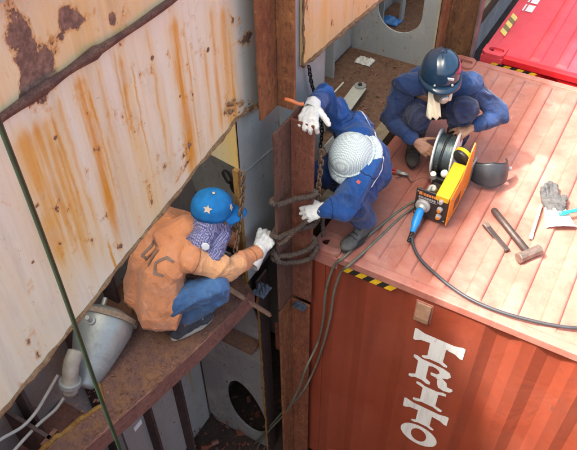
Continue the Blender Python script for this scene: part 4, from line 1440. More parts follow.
# ================================================================== REMESHED SOFT FORMS
def fused(name, caps=(), ells=(), voxel=.008, smooth=4, extra=None):
    """one continuous surface grown round capsules and ellipsoids"""
    m = M()
    for p0, p1, r0, r1 in caps:
        m.capsule(p0, p1, r0, r1)
    for c, ax, ay, az in ells:
        m.ell(c, ax, ay, az)
    me = bpy.data.meshes.new(name)
    me.from_pydata([V(v) for v in m.v], [], m.f)
    bm = bmesh.new()
    bm.from_mesh(me)
    bmesh.ops.recalc_face_normals(bm, faces=bm.faces)
    bm.to_mesh(me)
    bm.free()
    o = bpy.data.objects.new(name, me)
    COL.objects.link(o)
    md = o.modifiers.new('r', 'REMESH')
    md.mode = 'VOXEL'
    md.voxel_size = voxel
    md.adaptivity = 0
    md = o.modifiers.new('s', 'SMOOTH')
    md.factor = .5
    md.iterations = smooth
    bpy.context.view_layer.update()
    dg = bpy.context.evaluated_depsgraph_get()
    out = bpy.data.meshes.new_from_object(o.evaluated_get(dg))
    bpy.data.objects.remove(o)
    bpy.data.meshes.remove(me)
    out.name = name
    return out


def folds(me, amp=.008, sc=9.0, seed=0.0, bones=(), fine=.28):
    """cloth creases: ridged, warped noise; across the limb where bones are given"""
    n = len(me.vertices)
    cos = [v.co.copy() for v in me.vertices]
    nor = [v.normal.copy() for v in me.vertices]
    off = V((seed, seed*1.7, seed*.6))
    for i in range(n):
        p = cos[i]
        q = V((p.x*sc, p.y*sc, p.z*sc*.55))+off
        wv = noise.noise_vector(q*.6)*.9
        a = 1-2*abs(noise.noise(q+wv))
        b = 1-2*abs(noise.noise((q+wv)*2.3+V((3, 1, 7))))
        k = 1.0
        if bones:
            best = 9
            for e, rad in bones:
                best = min(best, (p-e).length/rad)
            k = .55+1.0*max(0, 1-best)
        d = amp*k*(max(0, a)**2.2*1.5-.35+fine*(max(0, b)**2*1.4-.3))
        me.vertices[i].co = p+nor[i]*d
    me.update()


def put(name, me, mats, parent=None, **props):
    for m in (mats if isinstance(mats, (list, tuple)) else [mats]):
        me.materials.append(m)
    me.polygons.foreach_set('use_smooth', [True]*len(me.polygons))
    if parent:
        me.transform(Matrix.Translation(-gloc(parent)))
    return link(name, me, parent, **props)


def bvh_of(me):
    return BVHTree.FromPolygons([v.co.copy() for v in me.vertices], [tuple(p.vertices) for p in me.polygons])


def flat_ribbon(m, bvh, pts, width, dirv, off=.004):
    """strip printed on a surface by parallel projection along -dirv"""
    dirv = V(dirv).normalized()
    n = len(pts)
    vs = []
    for i in range(n):
        td = V(pts[min(i+1, n-1)])-V(pts[max(i-1, 0)])
        sd = td.cross(dirv).normalized()
        for s_ in (-1, 0, 1):
            p = V(pts[i])+sd*(s_*width/2)
            h = bvh.ray_cast(p+dirv*.4, -dirv)
            vs.append((h[0] if h[0] else p)+dirv*off)
    m.add(vs, [(i*3+j, i*3+j+1, i*3+j+4, i*3+j+3) for i in range(n-1) for j in (0, 1)])


def ribbon(m, bvh, pts, width, off=.003, closed=False):
    """strip of width laid on a surface along pts"""
    P = []
    for p in pts:
        h = bvh.find_nearest(V(p))
        P.append((h[0], h[1]))
    n = len(P)
    vs = []
    for i in range(n):
        a = P[max(i-1, 0)][0]
        b = P[min(i+1, n-1)][0]
        tdir = (b-a).normalized() if (b-a).length > 1e-6 else V((1, 0, 0))
        nn = P[i][1]
        sd = tdir.cross(nn).normalized()
        for s_ in (-1, 0, 1):
            h = bvh.find_nearest(P[i][0]+sd*(s_*width/2))
            vs.append(h[0]+h[1]*off)
    m.add(vs, [(i*3+j, i*3+j+1, i*3+j+4, i*3+j+3) for i in range(n-1) for j in (0, 1)])


def hand_caps(W, u, n, side, curl=(25, 45, 30), spread=.12, g=1.0, thumb=(.55, .75, -.35), tcurl=25, fat=1.0):
    """palm, four unequal bent fingers and a thumb. u: wrist->knuckles, n: back of the hand, side: thumb side"""
    W, u, n = V(W), V(u).normalized(), V(n)
    n = (n-u*n.dot(u)).normalized()
    s_ = u.cross(n)
    if s_.dot(V(side)) < 0:
        s_ = -s_
    caps = []
    kn = []
    for k, (off, fl) in enumerate(((.033, .084), (.011, .090), (-.011, .086), (-.031, .076))):
        b = W+u*(.012*g)+s_*(off*.55*g)
        e = W+u*(fl*g)+s_*(off*g)
        caps.append((b, e, .015*g*fat, .0115*g*fat))
        kn.append(e)
    for a, b in zip(kn[:-1], kn[1:]):
        caps.append((a, b, .0115*g*fat, .0105*g*fat))
    caps.append((W, W+u*(.03*g), .024*g, .020*g))
    L = ((.042, .026, .021), (.046, .029, .022), (.042, .027, .021), (.033, .021, .019))
    for k in range(4):
        p = kn[k]
        d = (u+s_*(spread*(1.2-k*.8))).normalized()
        ang = 0
        for q in range(3):
            ang += curl[q]*(1+.09*k)
            dd = (d*math.cos(R(ang))-n*math.sin(R(ang))).normalized()
            e = p+dd*(L[k][q]*g)
            caps.append((p, e, (.0095-.0008*q)*g*fat, (.0088-.0009*q)*g*fat))
            p = e
    b = W+u*(.022*g)+s_*(.026*g)
    d = (u*thumb[0]+s_*thumb[1]+n*thumb[2]).normalized()
    caps.append((W+u*(.018*g), b, .018*g*fat, .016*g*fat))
    e = b+d*(.042*g)
    caps.append((b, e, .0155*g*fat, .0118*g*fat))
    d2 = (d*math.cos(R(tcurl))+u*math.sin(R(tcurl))).normalized()
    e2 = e+d2*(.032*g)
    caps.append((e, e2, .0115*g*fat, .0100*g*fat))
    caps.append((e2, e2+d2*(.018*g)-n*.003, .0100*g*fat, .0082*g*fat))
    return caps


def head_shapes(c, f, u, g=1.0):
    """cranium, jaw, nose, lips, ears, brow"""
    f = V(f).normalized()
    u = (V(u)-f*V(u).dot(f)).normalized()
    r = f.cross(u)
    E, C = [], []
    E.append((c+u*.03-f*.012, r*.075, f*.095, u*.088))
    E.append((c-u*.035+f*.02, r*.058, f*.068, u*.078))
    E.append((c-u*.085+f*.052, r*.030, f*.026, u*.022))
    C.append((c+u*.012+f*.088, c-u*.026+f*.104, .010, .014))
    C.append((c-u*.026+f*.100+r*.010, c-u*.026+f*.100-r*.010, .010, .010))
    C.append((c+u*.022+f*.078-r*.04, c+u*.022+f*.078+r*.04, .013, .013))
    C.append((c-u*.055+f*.088-r*.018, c-u*.055+f*.088+r*.018, .007, .007))
    C.append((c-u*.068+f*.084-r*.014, c-u*.068+f*.084+r*.014, .008, .008))
    for s_ in (1, -1):
        E.append((c-f*.005+r*(.079*s_)-u*.005, r*.010, f*.020, u*.033))
        C.append((c-u*.02+f*.07+r*(.040*s_), c-u*.03+f*.05+r*(.052*s_), .020, .018))
    return C, E, (f, u, r)


def eyes(c, fr, parent):
    f, u, r = fr
    for s_ in (1, -1):
        M().ell(c+f*.078+u*.006+r*(.031*s_), r*.013, f*.013, u*.010, 12, 8).build('eye', EYEW, parent, smooth=True)


def body_caps(J):
    """naked figure under the clothes"""
    C = []
    hipc = (J['hL']+J['hR'])/2
    sh = (J['sL']+J['sR'])/2
    ax = (J['sL']-J['sR']).normalized()
    hx = (J['hL']-J['hR']).normalized()
    for k in (-1, 1):
        C.append((hipc+hx*(.055*k), hipc.lerp(sh, .5)+ax*(.05*k), .105, .09))
        C.append((hipc.lerp(sh, .5)+ax*(.05*k), sh+ax*(.06*k)-(sh-hipc).normalized()*.06, .09, .095))
    C.append((J['sR'].lerp(J['sL'], .12), J['sR'].lerp(J['sL'], .88), .055, .055))
    C.append((sh, J['head']-(J['head']-sh).normalized()*.06, .058, .052))
    for s_ in 'LR':
        C.append((J['s'+s_], J['e'+s_], .050, .040))
        C.append((J['e'+s_], J['w'+s_], .039, .027))
        C.append((J['h'+s_], J['k'+s_], .078, .052))
        C.append((J['k'+s_], J['a'+s_], .050, .036))
        C.append((J['a'+s_]-V((0, 0, .03)), J['t'+s_], .036, .028))
    return C


def jacket_caps(J, fat=1.0, bulge=0.0, low=-.02):
    C = []
    hipc = (J['hL']+J['hR'])/2
    sh = (J['sL']+J['sR'])/2
    ax = (J['sL']-J['sR']).normalized()
    hx = (J['hL']-J['hR']).normalized()
    spine = (sh-hipc).normalized()
    bk = J['back']
    mid = hipc.lerp(sh, .5)+bk*(.05+bulge)
    for k in (-1, 1):
        C.append((hipc+hx*(.08*k)-spine*low, mid+ax*(.065*k), (.128+low*.5)*fat, .122*fat))
        C.append((mid+ax*(.065*k), sh+ax*(.085*k)-spine*.05+bk*.03, .120*fat, .105*fat))
    C.append((J['sR'].lerp(J['sL'], .06), J['sR'].lerp(J['sL'], .94), .074*fat, .074*fat))
    C.append((sh+bk*.03, sh.lerp(J['head'], .35)+bk*.02, .095*fat, .078*fat))
    for s_ in 'LR':
        C.append((J['s'+s_], J['e'+s_], .074*fat, .062*fat))
        wr = J['e'+s_].lerp(J['w'+s_], .86)
        C.append((J['e'+s_], wr, .060*fat, .047*fat))
    return C


def trouser_caps(J, fat=1.0, hem=.12):
    C = []
    hipc = (J['hL']+J['hR'])/2
    hx = (J['hL']-J['hR']).normalized()
    C.append((hipc-hx*.07, hipc+hx*.07, .112*fat, .112*fat))
    for s_ in 'LR':
        C.append((J['h'+s_], J['k'+s_], .098*fat, .080*fat))
        C.append((J['k'+s_], J['a'+s_].lerp(J['k'+s_], hem), .076*fat, .060*fat))
    return C


def boot(parent, A, T, up_, mat, sole, name='boot', g=1.0):
    """A ankle, T toe point near the sole"""
    A, T = V(A), V(T)
    fl = V((T.x-A.x, T.y-A.y, 0)).normalized()
    sd = V((-fl.y, fl.x, 0))
    z = T.z
    heel = V((A.x, A.y, z))-fl*.055*g
    L = .275*g
    E = [(heel+fl*(L*.78)+V((0, 0, .030)), fl*.065, sd*.046, V((0, 0, .034))), (heel+fl*.045+V((0, 0, .040)), fl*.048, sd*.038, V((0, 0, .045)))]
    C = [(heel+fl*.05+V((0, 0, .045)), heel+fl*(L*.72)+V((0, 0, .036)), .040, .036),
         (heel+fl*.06+V((0, 0, .05)), A+V((0, 0, .05)), .044, .047), (heel+fl*(L*.45)+V((0, 0, .055)), A+V((0, 0, .02)), .036, .042)]
    me = fused(name, C, E, .007, 4)
    for v in me.vertices:
        if v.co.z < z+.012:
            v.co.z = z+.012
    folds(me, .003, 24, 3)
    b = put(name, me, mat, parent)
    out = []
    for k in range(28):
        gk = 2*math.pi*k/28
        cx = math.cos(gk)
        wd = .047 if cx > 0 else .039
        out.append(heel+fl*(L*.5+cx*(L*.5+.004))+sd*(wd*math.sin(gk)*(1.08-.12*abs(cx)))+V((0, 0, .001)))
    s_ = M().prism(out, (0, 0, .021)).build('sole', sole, b, bevel=.003)
    # laces
    m = M()
    bv = bvh_of(me)
    off = gloc(b)
    for k in range(4):
        p = heel+fl*(L*(.42+.09*k))+V((0, 0, .11-.018*k))-off
        ribbon(m, bv, [p+sd*(.028*(q/6-.5)*2) for q in range(7)], .008, .003)
    m.v = [tuple(V(v)+off) for v in m.v]
    m.build('lace', sole, b)
    return b


def person(label, loc, J, head_f, head_u, hands, skin=SKIN):
    """one continuous body mesh as the person's root"""
    C = body_caps(J)
    hc, he, fr = head_shapes(J['head'], head_f, head_u)
    for h in hands:
        C += h
    me = fused('person', C+hc, he, .0055, 3)
    me.materials.append(skin)
    me.polygons.foreach_set('use_smooth', [True]*len(me.polygons))
    me.transform(Matrix.Translation(-V(loc)))
    o = bpy.data.objects.new('person', me)
    COL.objects.link(o)
    o.location = loc
    WL[o] = V(loc)
    tag(o, label, 'person')
    return o, fr


def glove(parent, caps, W, u, mat, cuffm=None, cuff=(.05, .058), seed=1.0, L=.075):
    me = fused('glove', caps, (), .0045, 3)
    folds(me, .0025, 40, seed)
    g = put('glove', me, mat, parent)
    u = V(u).normalized()
    W = V(W)
    n = 22
    pr = [(.036, .03), (.042, .012), (cuff[0], -.02), (cuff[1], -L), (cuff[1]-.006, -L-.003), (cuff[0]-.008, -.02), (.03, .01)]
    c = M().lathe(pr, W, u, n)
    c.v = [tuple(V(v)+V((noise.noise(V(v)*30), noise.noise(V(v)*30+V((5, 0, 0))), noise.noise(V(v)*30+V((0, 5, 0)))))*.006) for v in c.v]
    c.build('cuff', cuffm or mat, g, smooth=True)
    return g


# ------------------------------------------------------------------ the welder squatting behind the machine
def J_(**k):
    return {a: V(b) for a, b in k.items()}


f_ = V((.5, -.86, 0)).normalized()
JW = J_(hR=(.075, 1.30, .25), hL=(.235, 1.39, .25), kR=(.225, .94, .43), kL=(.47, 1.05, .49), aR=(.165, 1.13, .10), aL=(.43, 1.23, .10),
        tR=(.225, .985, .012), tL=(.52, 1.09, .012), sR=(.12, .97, .60), sL=(.455, 1.15, .60), eR=(.055, .95, .33), wR=(.265, .87, .285), eL=(.655, 1.24, .39), wL=(.555, 1.06, .385), head=(.325, .965, .70), back=-f_)
hf = V((.45, -.82, -.02)).normalized()
hu = V((.0, -.06, 1))
hR = hand_caps(JW['wR'], V((.75, -.05, -.35)), V((-.2, -.75, .6)), V((.2, -.2, 1)), (18, 30, 22), .08, 1.0)
hL = hand_caps(JW['wL'], V((-.60, -.45, -.42)), V((.15, -.45, .85)), V((-.5, .4, 0)), (16, 26, 22), .22, 1.0)
PW, frW = person('person squatting in navy work clothes and a dark blue helmet, feeding wire into the machine', (.25, 1.15, 0), JW, hf, hu, [hR, hL])
me = fused('jacket', jacket_caps(JW, .95), (), .007, 3)
folds(me, .013, 6, 2.0, [(JW['eR'], .16), (JW['eL'], .16), (JW['sL'], .2), (JW['sR'], .2)])
bvw = bvh_of(me)
jw = put('jacket', me, NAVYJ, PW)
SEAM = plain('dark_seam', (.010, .018, .06), .9, 0, .2, 30, .2)


def collar(jk, c0, axis, r, mat, open_dir, h=.045):
    """turned collar round the neck, open at the front"""
    axis = V(axis).normalized()
    od = (V(open_dir)-axis*V(open_dir).dot(axis)).normalized()
    sd_ = axis.cross(od)
    vs = []
    n = 28
    for i in range(n+1):
        g = R(28+304*i/n)
        d = od*math.cos(g)+sd_*math.sin(g)
        for rr_, hh in ((r*.90, .0), (r*.93, h), (r*1.06, h*.95), (r*1.30, h*.15)):
            vs.append(V(c0)+d*(rr_+.004*noise.noise(d*5))+axis*(hh+.006*noise.noise(d*4+V((3, 0, 0)))))
    M().add(vs, [(i*4+j, (i+1)*4+j, (i+1)*4+j+1, i*4+j+1) for i in range(n) for j in range(3)]).build('collar', mat, jk, smooth=True, solid=.004)


def seams(jk, bvh, paths, wd=.005, mat=None):
    for p in paths:
        m = M()
        ribbon(m, bvh, smoothpath(p, 8), wd, .0022)
        m.build('seam', mat or SEAM, jk)


def arm_ring(J, s_, f, r=.06):
    a, b = J['e'+s_], J['w'+s_]
    d = (b-a).normalized()
    x = d.orthogonal().normalized()
    y = d.cross(x)
    p = a.lerp(b, f)
    return [p+(x*math.cos(R(g))+y*math.sin(R(g)))*r for g in range(0, 370, 30)]


def shoulder_ring(J, s_, r=.10):
    a, b = J['s'+s_], J['e'+s_]
    d = (b-a).normalized()
    x = d.orthogonal().normalized()
    y = d.cross(x)
    p = a.lerp(b, .12)
    return [p+(x*math.cos(R(g))+y*math.sin(R(g)))*r for g in range(0, 370, 30)]


shw = (JW['sL']+JW['sR'])/2
hiw = (JW['hL']+JW['hR'])/2
seams(jw, bvw, [arm_ring(JW, 'L', .72), arm_ring(JW, 'R', .72), shoulder_ring(JW, 'L'), shoulder_ring(JW, 'R'),
                [shw+f_*.2, shw.lerp(hiw, .3)+f_*.2, shw.lerp(hiw, .6)+f_*.2],
                [JW['sR']+V((.05, .1, .1)), shw+V((-.06, .12, .1)), JW['sL']+V((-.06, .1, .1))]])
collar(jw, shw.lerp(JW['head'], .30), JW['head']-shw, .082, NAVYJ, hf)
m = M()
pc = JW['sL'].lerp(hiw, .30)+f_*.15
ribbon(m, bvw, [pc+V((.86, .5, 0))*(.012*(q-4)) for q in range(9)], .045, .006)
m.build('pocket_flap', NAVYJ, jw)
me = fused('trousers', trouser_caps(JW), (), .007, 3)
folds(me, .017, 8, 5.0, [(JW['kR'], .2), (JW['kL'], .2)])
put('trousers', me, NAVYT, PW)
boot(PW, JW['aR'], JW['tR'], None, BOOTD, SOLE)
boot(PW, JW['aL'], JW['tL'], None, BOOTD, SOLE)
eyes(JW['head'], frW, PW)


def helmet(parent, c, fr):
    f, u, r = fr
    o = c+u*.026-f*.012
    n = 40
    prof = [(.0001, .146), (.03, .1445), (.06, .136), (.087, .117), (.106, .092), (.116, .055), (.120, .018), (.121, -.006), (.116, -.007)]
    m = M().lathe(prof, o, u, n, f)
    vs = []
    for i, v in enumerate(m.v):
        d = V(v)-o
        a, b, h = d.dot(f), d.dot(r), d.dot(u)
        rad = math.hypot(a, b)
        ang = math.atan2(b, a) if rad > 1e-5 else 0
        a *= 1.10
        b *= .96
        if h > .02:           # three raised ridges over the crown
            k = max(0, 1-abs(b)/.012)+.75*max(0, 1-abs(abs(b)-.042)/.010)
            h += .006*min(1, k)*min(1, (h-.02)/.05)
        vs.append(tuple(o+f*a+r*b+u*h))
    m.v = vs
    hm = m.build('helmet', HELM, parent, smooth=True, solid=.003)
    # brim with a longer peak in front
    b = M()
    bv = []
    for k in range(48):
        g = 2*math.pi*k/48
        cf = math.cos(g)
        ext = .010+.026*max(0, cf)**2.2
        for rr_, hh in ((.116, .002), (.122+ext*.6, -.006-.006*max(0, cf)), (.122+ext, -.012-.014*max(0, cf))):
            bv.append(o+f*(rr_*1.10*cf)+r*(rr_*.96*math.sin(g))+u*hh)
    b.add(bv, [(k*3+j, ((k+1) % 48)*3+j, ((k+1) % 48)*3+j+1, k*3+j+1) for k in range(48) for j in (0, 1)])
    b.build('brim', HELM, hm, smooth=True, solid=.004)
    M().obox(o+f*.131+u*.052+r*(-.035), (f*.3+u*.95).normalized()*.008, (r-f*.35).normalized()*.018, (f*.95-u*.3).normalized()*.0025).build('sticker', PIPW, hm)
    for s_ in (1, -1):
        M().ell(o+f*.129+u*.010+r*(.05*s_), r*.008, f*.006, u*.008, 10, 6).build('rivet', STEEL, hm, smooth=True)
    # chin strap
    m = M()
    for s_ in (1, -1):
        m.tube(smoothpath([o+r*(.10*s_)+u*-.01+f*.03, c+r*(.083*s_)-u*.03+f*.02, c+r*(.066*s_)-u*.07+f*.03, c+r*(.03*s_)-u*.115+f*.05, c-u*.122+f*.055], 5), .005, 6, flat=.5)
    m.build('chin_strap', BLK, hm, smooth=True)


helmet(PW, JW['head'], frW)
f, u, r = frW
c = JW['head']
# respirator with one grey filter, and the cream cloth hanging from it
rs = M().lathe([(.0001, .040), (.020, .039), (.036, .030), (.046, .012), (.050, -.012), (.044, -.014)], c+f*.082-u*.050, (f*.95-u*.12), 24).build('respirator', RESP, PW, smooth=True, solid=.003)
M().lathe([(.0001, .024), (.014, .024), (.024, .021), (.028, .014), (.028, 0), (.0001, 0)], c+f*.112-u*.058-r*.012, (f*.85-u*.25-r*.35), 24).build('filter', STEEL, rs, bevel=.002)
m = M()
vs = []
for i in range(15):
    for j in range(9):
        s_ = j/8*2-1
        h = i/14
        p = c+f*(.088-.018*s_*s_+.055*h+.008*math.sin(s_*6+h*4))-u*(.035+.155*h)+r*(.044-.014*h)+r*(s_*(.028+.016*h))-f*(.02*abs(math.sin(s_*4+1))*h)
        vs.append(p)
m.add(vs, [(i*9+j, i*9+j+1, (i+1)*9+j+1, (i+1)*9+j) for i in range(14) for j in range(8)])
m.build('neck_cloth', CLOTHW, PW, smooth=True, solid=.004)
m = M()
vs = []
for i in range(8):
    for j in range(5):
        s_ = j/4*2-1
        h = i/7
        vs.append(c+f*(.070-.01*s_*s_+.01*h)-u*(.015+.085*h)-r*(.058-.008*h)+r*(s_*.016))
m.add(vs, [(i*5+j, i*5+j+1, (i+1)*5+j+1, (i+1)*5+j) for i in range(7) for j in range(4)])
m.build('neck_cloth', CLOTHW, PW, smooth=True, solid=.004)
# dark goggles
M().tube([c+f*(.088-.35*q*q)+u*.010+r*q for q in [x*.012 for x in range(-5, 6)]], [.017]*11, 8, flat=.9).build('goggles', BLK, PW, smooth=True)
for s_ in (1, -1):
    M().tube(smoothpath([c+f*.055-u*.045+r*(.050*s_), c+f*.01-u*.04+r*(.082*s_), c-f*.06-u*.03+r*(.075*s_)], 5), .007, 6, flat=.45).build('respirator_strap', CLOTHW, PW, smooth=True)

# ------------------------------------------------------------------ the man in blue gripping the guide
f_ = V((-.53, -.85, 0)).normalized()
JC = J_(hR=(.01, .565, .28), hL=(.15, .475, .28), kR=(-.055, .28, .33), kL=(.185, .13, .35), aR=(.045, .53, .11), aL=(.235, .25, .10),
        tR=(.0, .40, .012), tL=(.205, .10, .012), sR=(-.07, .455, .62), sL=(.235, .215, .53), eR=(-.105, .29, .83), wR=(-.045, .075, .925), eL=(.175, .035, .36), wL=(.10, -.035, .37),
        head=(.125, .225, .555), back=V((.40, .70, .45)))
hf = V((-.45, -.72, -.55)).normalized()
hu = V((-.10, -.35, .92))
uR, nR = V((.22, -.70, -.02)), V((-.1, -.1, 1))
hR = hand_caps(JC['wR'], uR, nR, V((1, .2, 0)), (38, 62, 45), .16, 1.15, fat=1.25)
uL, nL = V((-.62, -.45, -.18)), V((.25, -.6, .75))
hL = hand_caps(JC['wL'], uL, nL, V((-.2, .1, 1)), (34, 55, 40), .16, 1.05, fat=1.15)
PC, frC = person('person crouching in royal blue clothes and pale check hat, gripping the guide in white gloves', (.15, .35, 0), JC, hf, hu, [hand_caps(JC['wR'], uR, nR, V((1, .2, 0)), (38, 62, 45), .16, 1.05, fat=.7), hand_caps(JC['wL'], uL, nL, V((-.2, .1, 1)), (34, 55, 40), .16, .98, fat=.7)])
mej = fused('jacket', jacket_caps(JC, 1.0, -.02), (), .007, 3)
folds(mej, .016, 6, 7.0, [(JC['eR'], .17), (JC['eL'], .16), (JC['sL'], .2), (JC['sR'], .22)])
bv = bvh_of(mej)
jk = put('jacket', mej, ROYAL, PC)
shc = (JC['sL']+JC['sR'])/2
hic = (JC['hL']+JC['hR'])/2
bkc = JC['back'].normalized()
seams(jk, bv, [arm_ring(JC, 'L', .72), arm_ring(JC, 'R', .72), shoulder_ring(JC, 'L'), shoulder_ring(JC, 'R'),
               [shc+bkc*.2, shc.lerp(hic, .35)+bkc*.2, shc.lerp(hic, .7)+bkc*.2]])
collar(jk, shc.lerp(JC['head'], .36), JC['head']-shc, .082, ROYAL, hf)
sh = (JC['sL']+JC['sR'])/2
ax = (JC['sL']-JC['sR']).normalized()
m = M()
# white piping: over the yoke and down the left sleeve side, and along the collar front
ribbon(m, bv, smoothpath([JC['sR'].lerp(JC['sL'], .18)+V((.02, .10, .08)), sh+V((.10, .13, .10)), JC['sL']+V((.02, .10, .09)), JC['sL']+V((.09, .02, .03)), JC['sL']+V((.07, -.07, -.06))], 8), .014, .004)
ribbon(m, bv, smoothpath([JC['sR']+V((-.03, -.02, .06)), JC['sR']+V((-.035, -.08, .02)), JC['sR']+V((.0, -.13, -.06)), JC['sR']+V((.06, -.18, -.13))], 8), .012, .004)
m.v = [tuple(V(v)) for v in m.v]
m.build('piping', PIPW, jk)
m = M()
ribbon(m, bv, smoothpath([JC['sL']+V((-.02, -.09, -.03)), JC['sL']+V((.0, -.09, -.04))], 6), .018, .004)
m.build('badge', REDP, jk)
me = fused('trousers', trouser_caps(JC, 1.16), (), .007, 3)
folds(me, .017, 8, 9.0, [(JC['kR'], .2), (JC['kL'], .2)])
put('trousers', me, ROYALT, PC)
boot(PC, JC['aL'], JC['tL'], None, BOOT, SOLE)
boot(PC, JC['aR'], JC['tR'], None, BOOT, SOLE)
eyes(JC['head'], frC, PC)
glove(PC, hR, JC['wR'], uR, GLOVW, None, (.040, .041), 2, .03)
glove(PC, hL, JC['wL'], uL, GLOVW, None, (.040, .041), 4, .03)
f, u, r = frC
c = JC['head']
o = c+u*.02-f*.01
m = M().lathe([(.0001, .118), (.035, .116), (.07, .104), (.098, .08), (.112, .045), (.117, .01), (.120, -.01), (.138, -.022), (.152, -.040), (.156, -.05), (.148, -.048), (.118, -.016)], o, u, 44, f)
m.v = [tuple(o+f*((V(v)-o).dot(f)*1.06)+r*((V(v)-o).dot(r))+u*((V(v)-o).dot(u))+V((1, 1, 1))*(.004*noise.noise(V(v)*14))+u*(.008*noise.noise(V(v)*9))) for v in m.v]
ht = m.build('hat', CHECK, PC, smooth=True)
M().tube([o+u*.0+f*(.1235*1.06*math.cos(R(g)))+r*(.1225*math.sin(R(g))) for g in range(0, 360, 10)], .006, 6, closed=True, flat=.8).build('hat_band', CHECK, ht, smooth=True)

# ------------------------------------------------------------------ the man in orange on the ledge
f_ = V((.35, .94, 0)).normalized()
JO = J_(hR=(-.455, -.80, .055), hL=(-.62, -.725, .055), kR=(-.205, -.645, .17), kL=(-.50, -.40, .20), aR=(-.385, -.80, -.09), aL=(-.60, -.66, -.09),
        tR=(-.318, -.625, ZL+.012), tL=(-.54, -.49, ZL+.012), sR=(-.345, -.665, .335), sL=(-.66, -.50, .335), eR=(-.205, -.545, .215), wR=(-.155, -.315, .165), eL=(-.50, -.28, .14), wL=(-.30, -.24, .06),
        head=(-.35, -.43, .465), back=V((-.30, -.80, .45)))
hf = V((.62, .70, -.18)).normalized()
hu = V((.12, .12, .98))
uR, nR = V((.12, .80, .28)), V((.55, -.35, .65))
hR = hand_caps(JO['wR'], uR, nR, V((0, -.2, 1)), (38, 58, 40), .06, 1.05, (.85, .45, -.35), 20, fat=1.3)
PO, frO = person('person squatting on the ledge in a faded orange jacket, jeans and a bright blue cap', (-.45, -.7, ZL), JO, hf, hu, [hand_caps(JO['wR'], uR, nR, V((0, -.2, 1)), (38, 58, 40), .06, .98, (.85, .45, -.35), 20, fat=.75), hand_caps(JO['wL'], V((.6, .5, -.1)), V((0, 0, 1)), V((0, 1, 0)))])
mej = fused('jacket', jacket_caps(JO, .95, .015, .035), (), .007, 3)
folds(mej, .013, 5, 11.0, [(JO['eR'], .18), (JO['hR'], .3), (JO['sR'], .2)])
bv = bvh_of(mej)
for p in mej.polygons:      # light on the right sleeve, painted in as paler orange
    d = p.center
    ad = (JO['eR']-JO['sR'])
    e = (d-JO['sR']).dot(ad)/ad.length_squared
    q = (d-(JO['sR']+ad*e)).length
    p.material_index = 1 if (.12 < e < 1.45 and q < .13 and (d-JO['eR']).length < .24 and (d-JO['wR']).length > .17) else 0
jk = put('jacket', mej, [ORJ, ORJL], PO)
OSEAM = plain('orange_seam', (.36, .14, .06), .9, 0, .2, 30, .2)
sho = (JO['sL']+JO['sR'])/2
hio = (JO['hL']+JO['hR'])/2
bko = JO['back'].normalized()
seams(jk, bv, [arm_ring(JO, 'R', .72), shoulder_ring(JO, 'R', .11)], .005, OSEAM)
m = M()
spine = ((JO['sR']+JO['sL'])/2-(JO['hR']+JO['hL'])/2)
spine = spine.normalized()
axr = (JO['sR']-JO['sL']).normalized()
bk = JO['back'].normalized()
O0 = (JO['sR']+JO['sL'])/2


def back_pt(a, b):
    """a: towards the right shoulder, b: down the spine"""
    return O0+axr*(a*.85+.07)-spine*b+bk*.13


# D I C on the back, read from the neck outward along the shoulder line
def back_letters(bb0, h, wd):
    segs = []
    x = -.105
    segs.append([(x, 0), (x, h), (x+.045, h*.95), (x+.062, h*.5), (x+.045, h*.05), (x, 0)])
    x = -.008
    segs.append([(x, 0), (x, h)])
    x = .04
    segs.append([(x+.07, h*.92), (x+.03, h), (x, h*.5), (x+.03, 0), (x+.07, h*.08)])
    for s_ in segs:
        P = []
        for (a0, b0), (a1, b1) in zip(s_[:-1], s_[1:]):
            for q in range(8):
                P.append(back_pt(a0+(a1-a0)*q/8, bb0+h-(b0+(b1-b0)*q/8)))
        P.append(back_pt(s_[-1][0], bb0+h-s_[-1][1]))
        flat_ribbon(m, bv, P, wd, bk, .010)


back_letters(.01, .09, .012)
m.build('lettering', GRYC, jk)
me = fused('jeans', trouser_caps(JO, .93, .27), (), .007, 3)
folds(me, .016, 8, 15.0, [(JO['kR'], .22), (JO['hR'], .2)])
put('jeans', me, DENIM, PO)
boot(PO, JO['aR'], JO['tR'], None, SNEAK, SOLEW, 'sneaker')
boot(PO, JO['aL'], JO['tL'], None, SNEAK, SOLEW, 'sneaker')
eyes(JO['head'], frO, PO)
glove(PO, hR, JO['wR'], uR, GLOVW, GLOVL, (.050, .062), 6, .085)
f, u, r = frO
c = JO['head']
# check scarf wound round the head and neck
sh = (JO['sR']+JO['sL'])/2
C = [(c-u*.03-f*.02+r*.02, c-u*.03-f*.02-r*.02, .080, .080), (c-u*.07+f*.03, c-u*.10-f*.02, .070, .072), (c-u*.09-f*.01, JO['sR']+V((.0, .10, .05)), .082, .07),
     (c-u*.06+f*.05-r*.02, c-u*.06+f*.05+r*.02, .052, .052), (c-u*.12+f*.03+r*.03, JO['sR']+V((.06, .10, -.03)), .07, .055), (JO['sR']+V((.06, .10, -.03)), JO['sR']+V((.085, .09, -.11)), .055, .03)]
me = fused('scarf', C, (), .007, 4)
folds(me, .010, 16, 4.0)
bs = bvh_of(me)
sf = put('scarf', me, SCARF, PO)
m = M()
h = bs.find_nearest(JO['sR']+V((.14, -.02, .10)))
q_ = h[1].orthogonal().normalized()
m.lathe([(.0001, .006), (.020, .005), (.024, .001)], h[0]+h[1]*.002, h[1], 7)
m.build('badge', PIPW, sf)
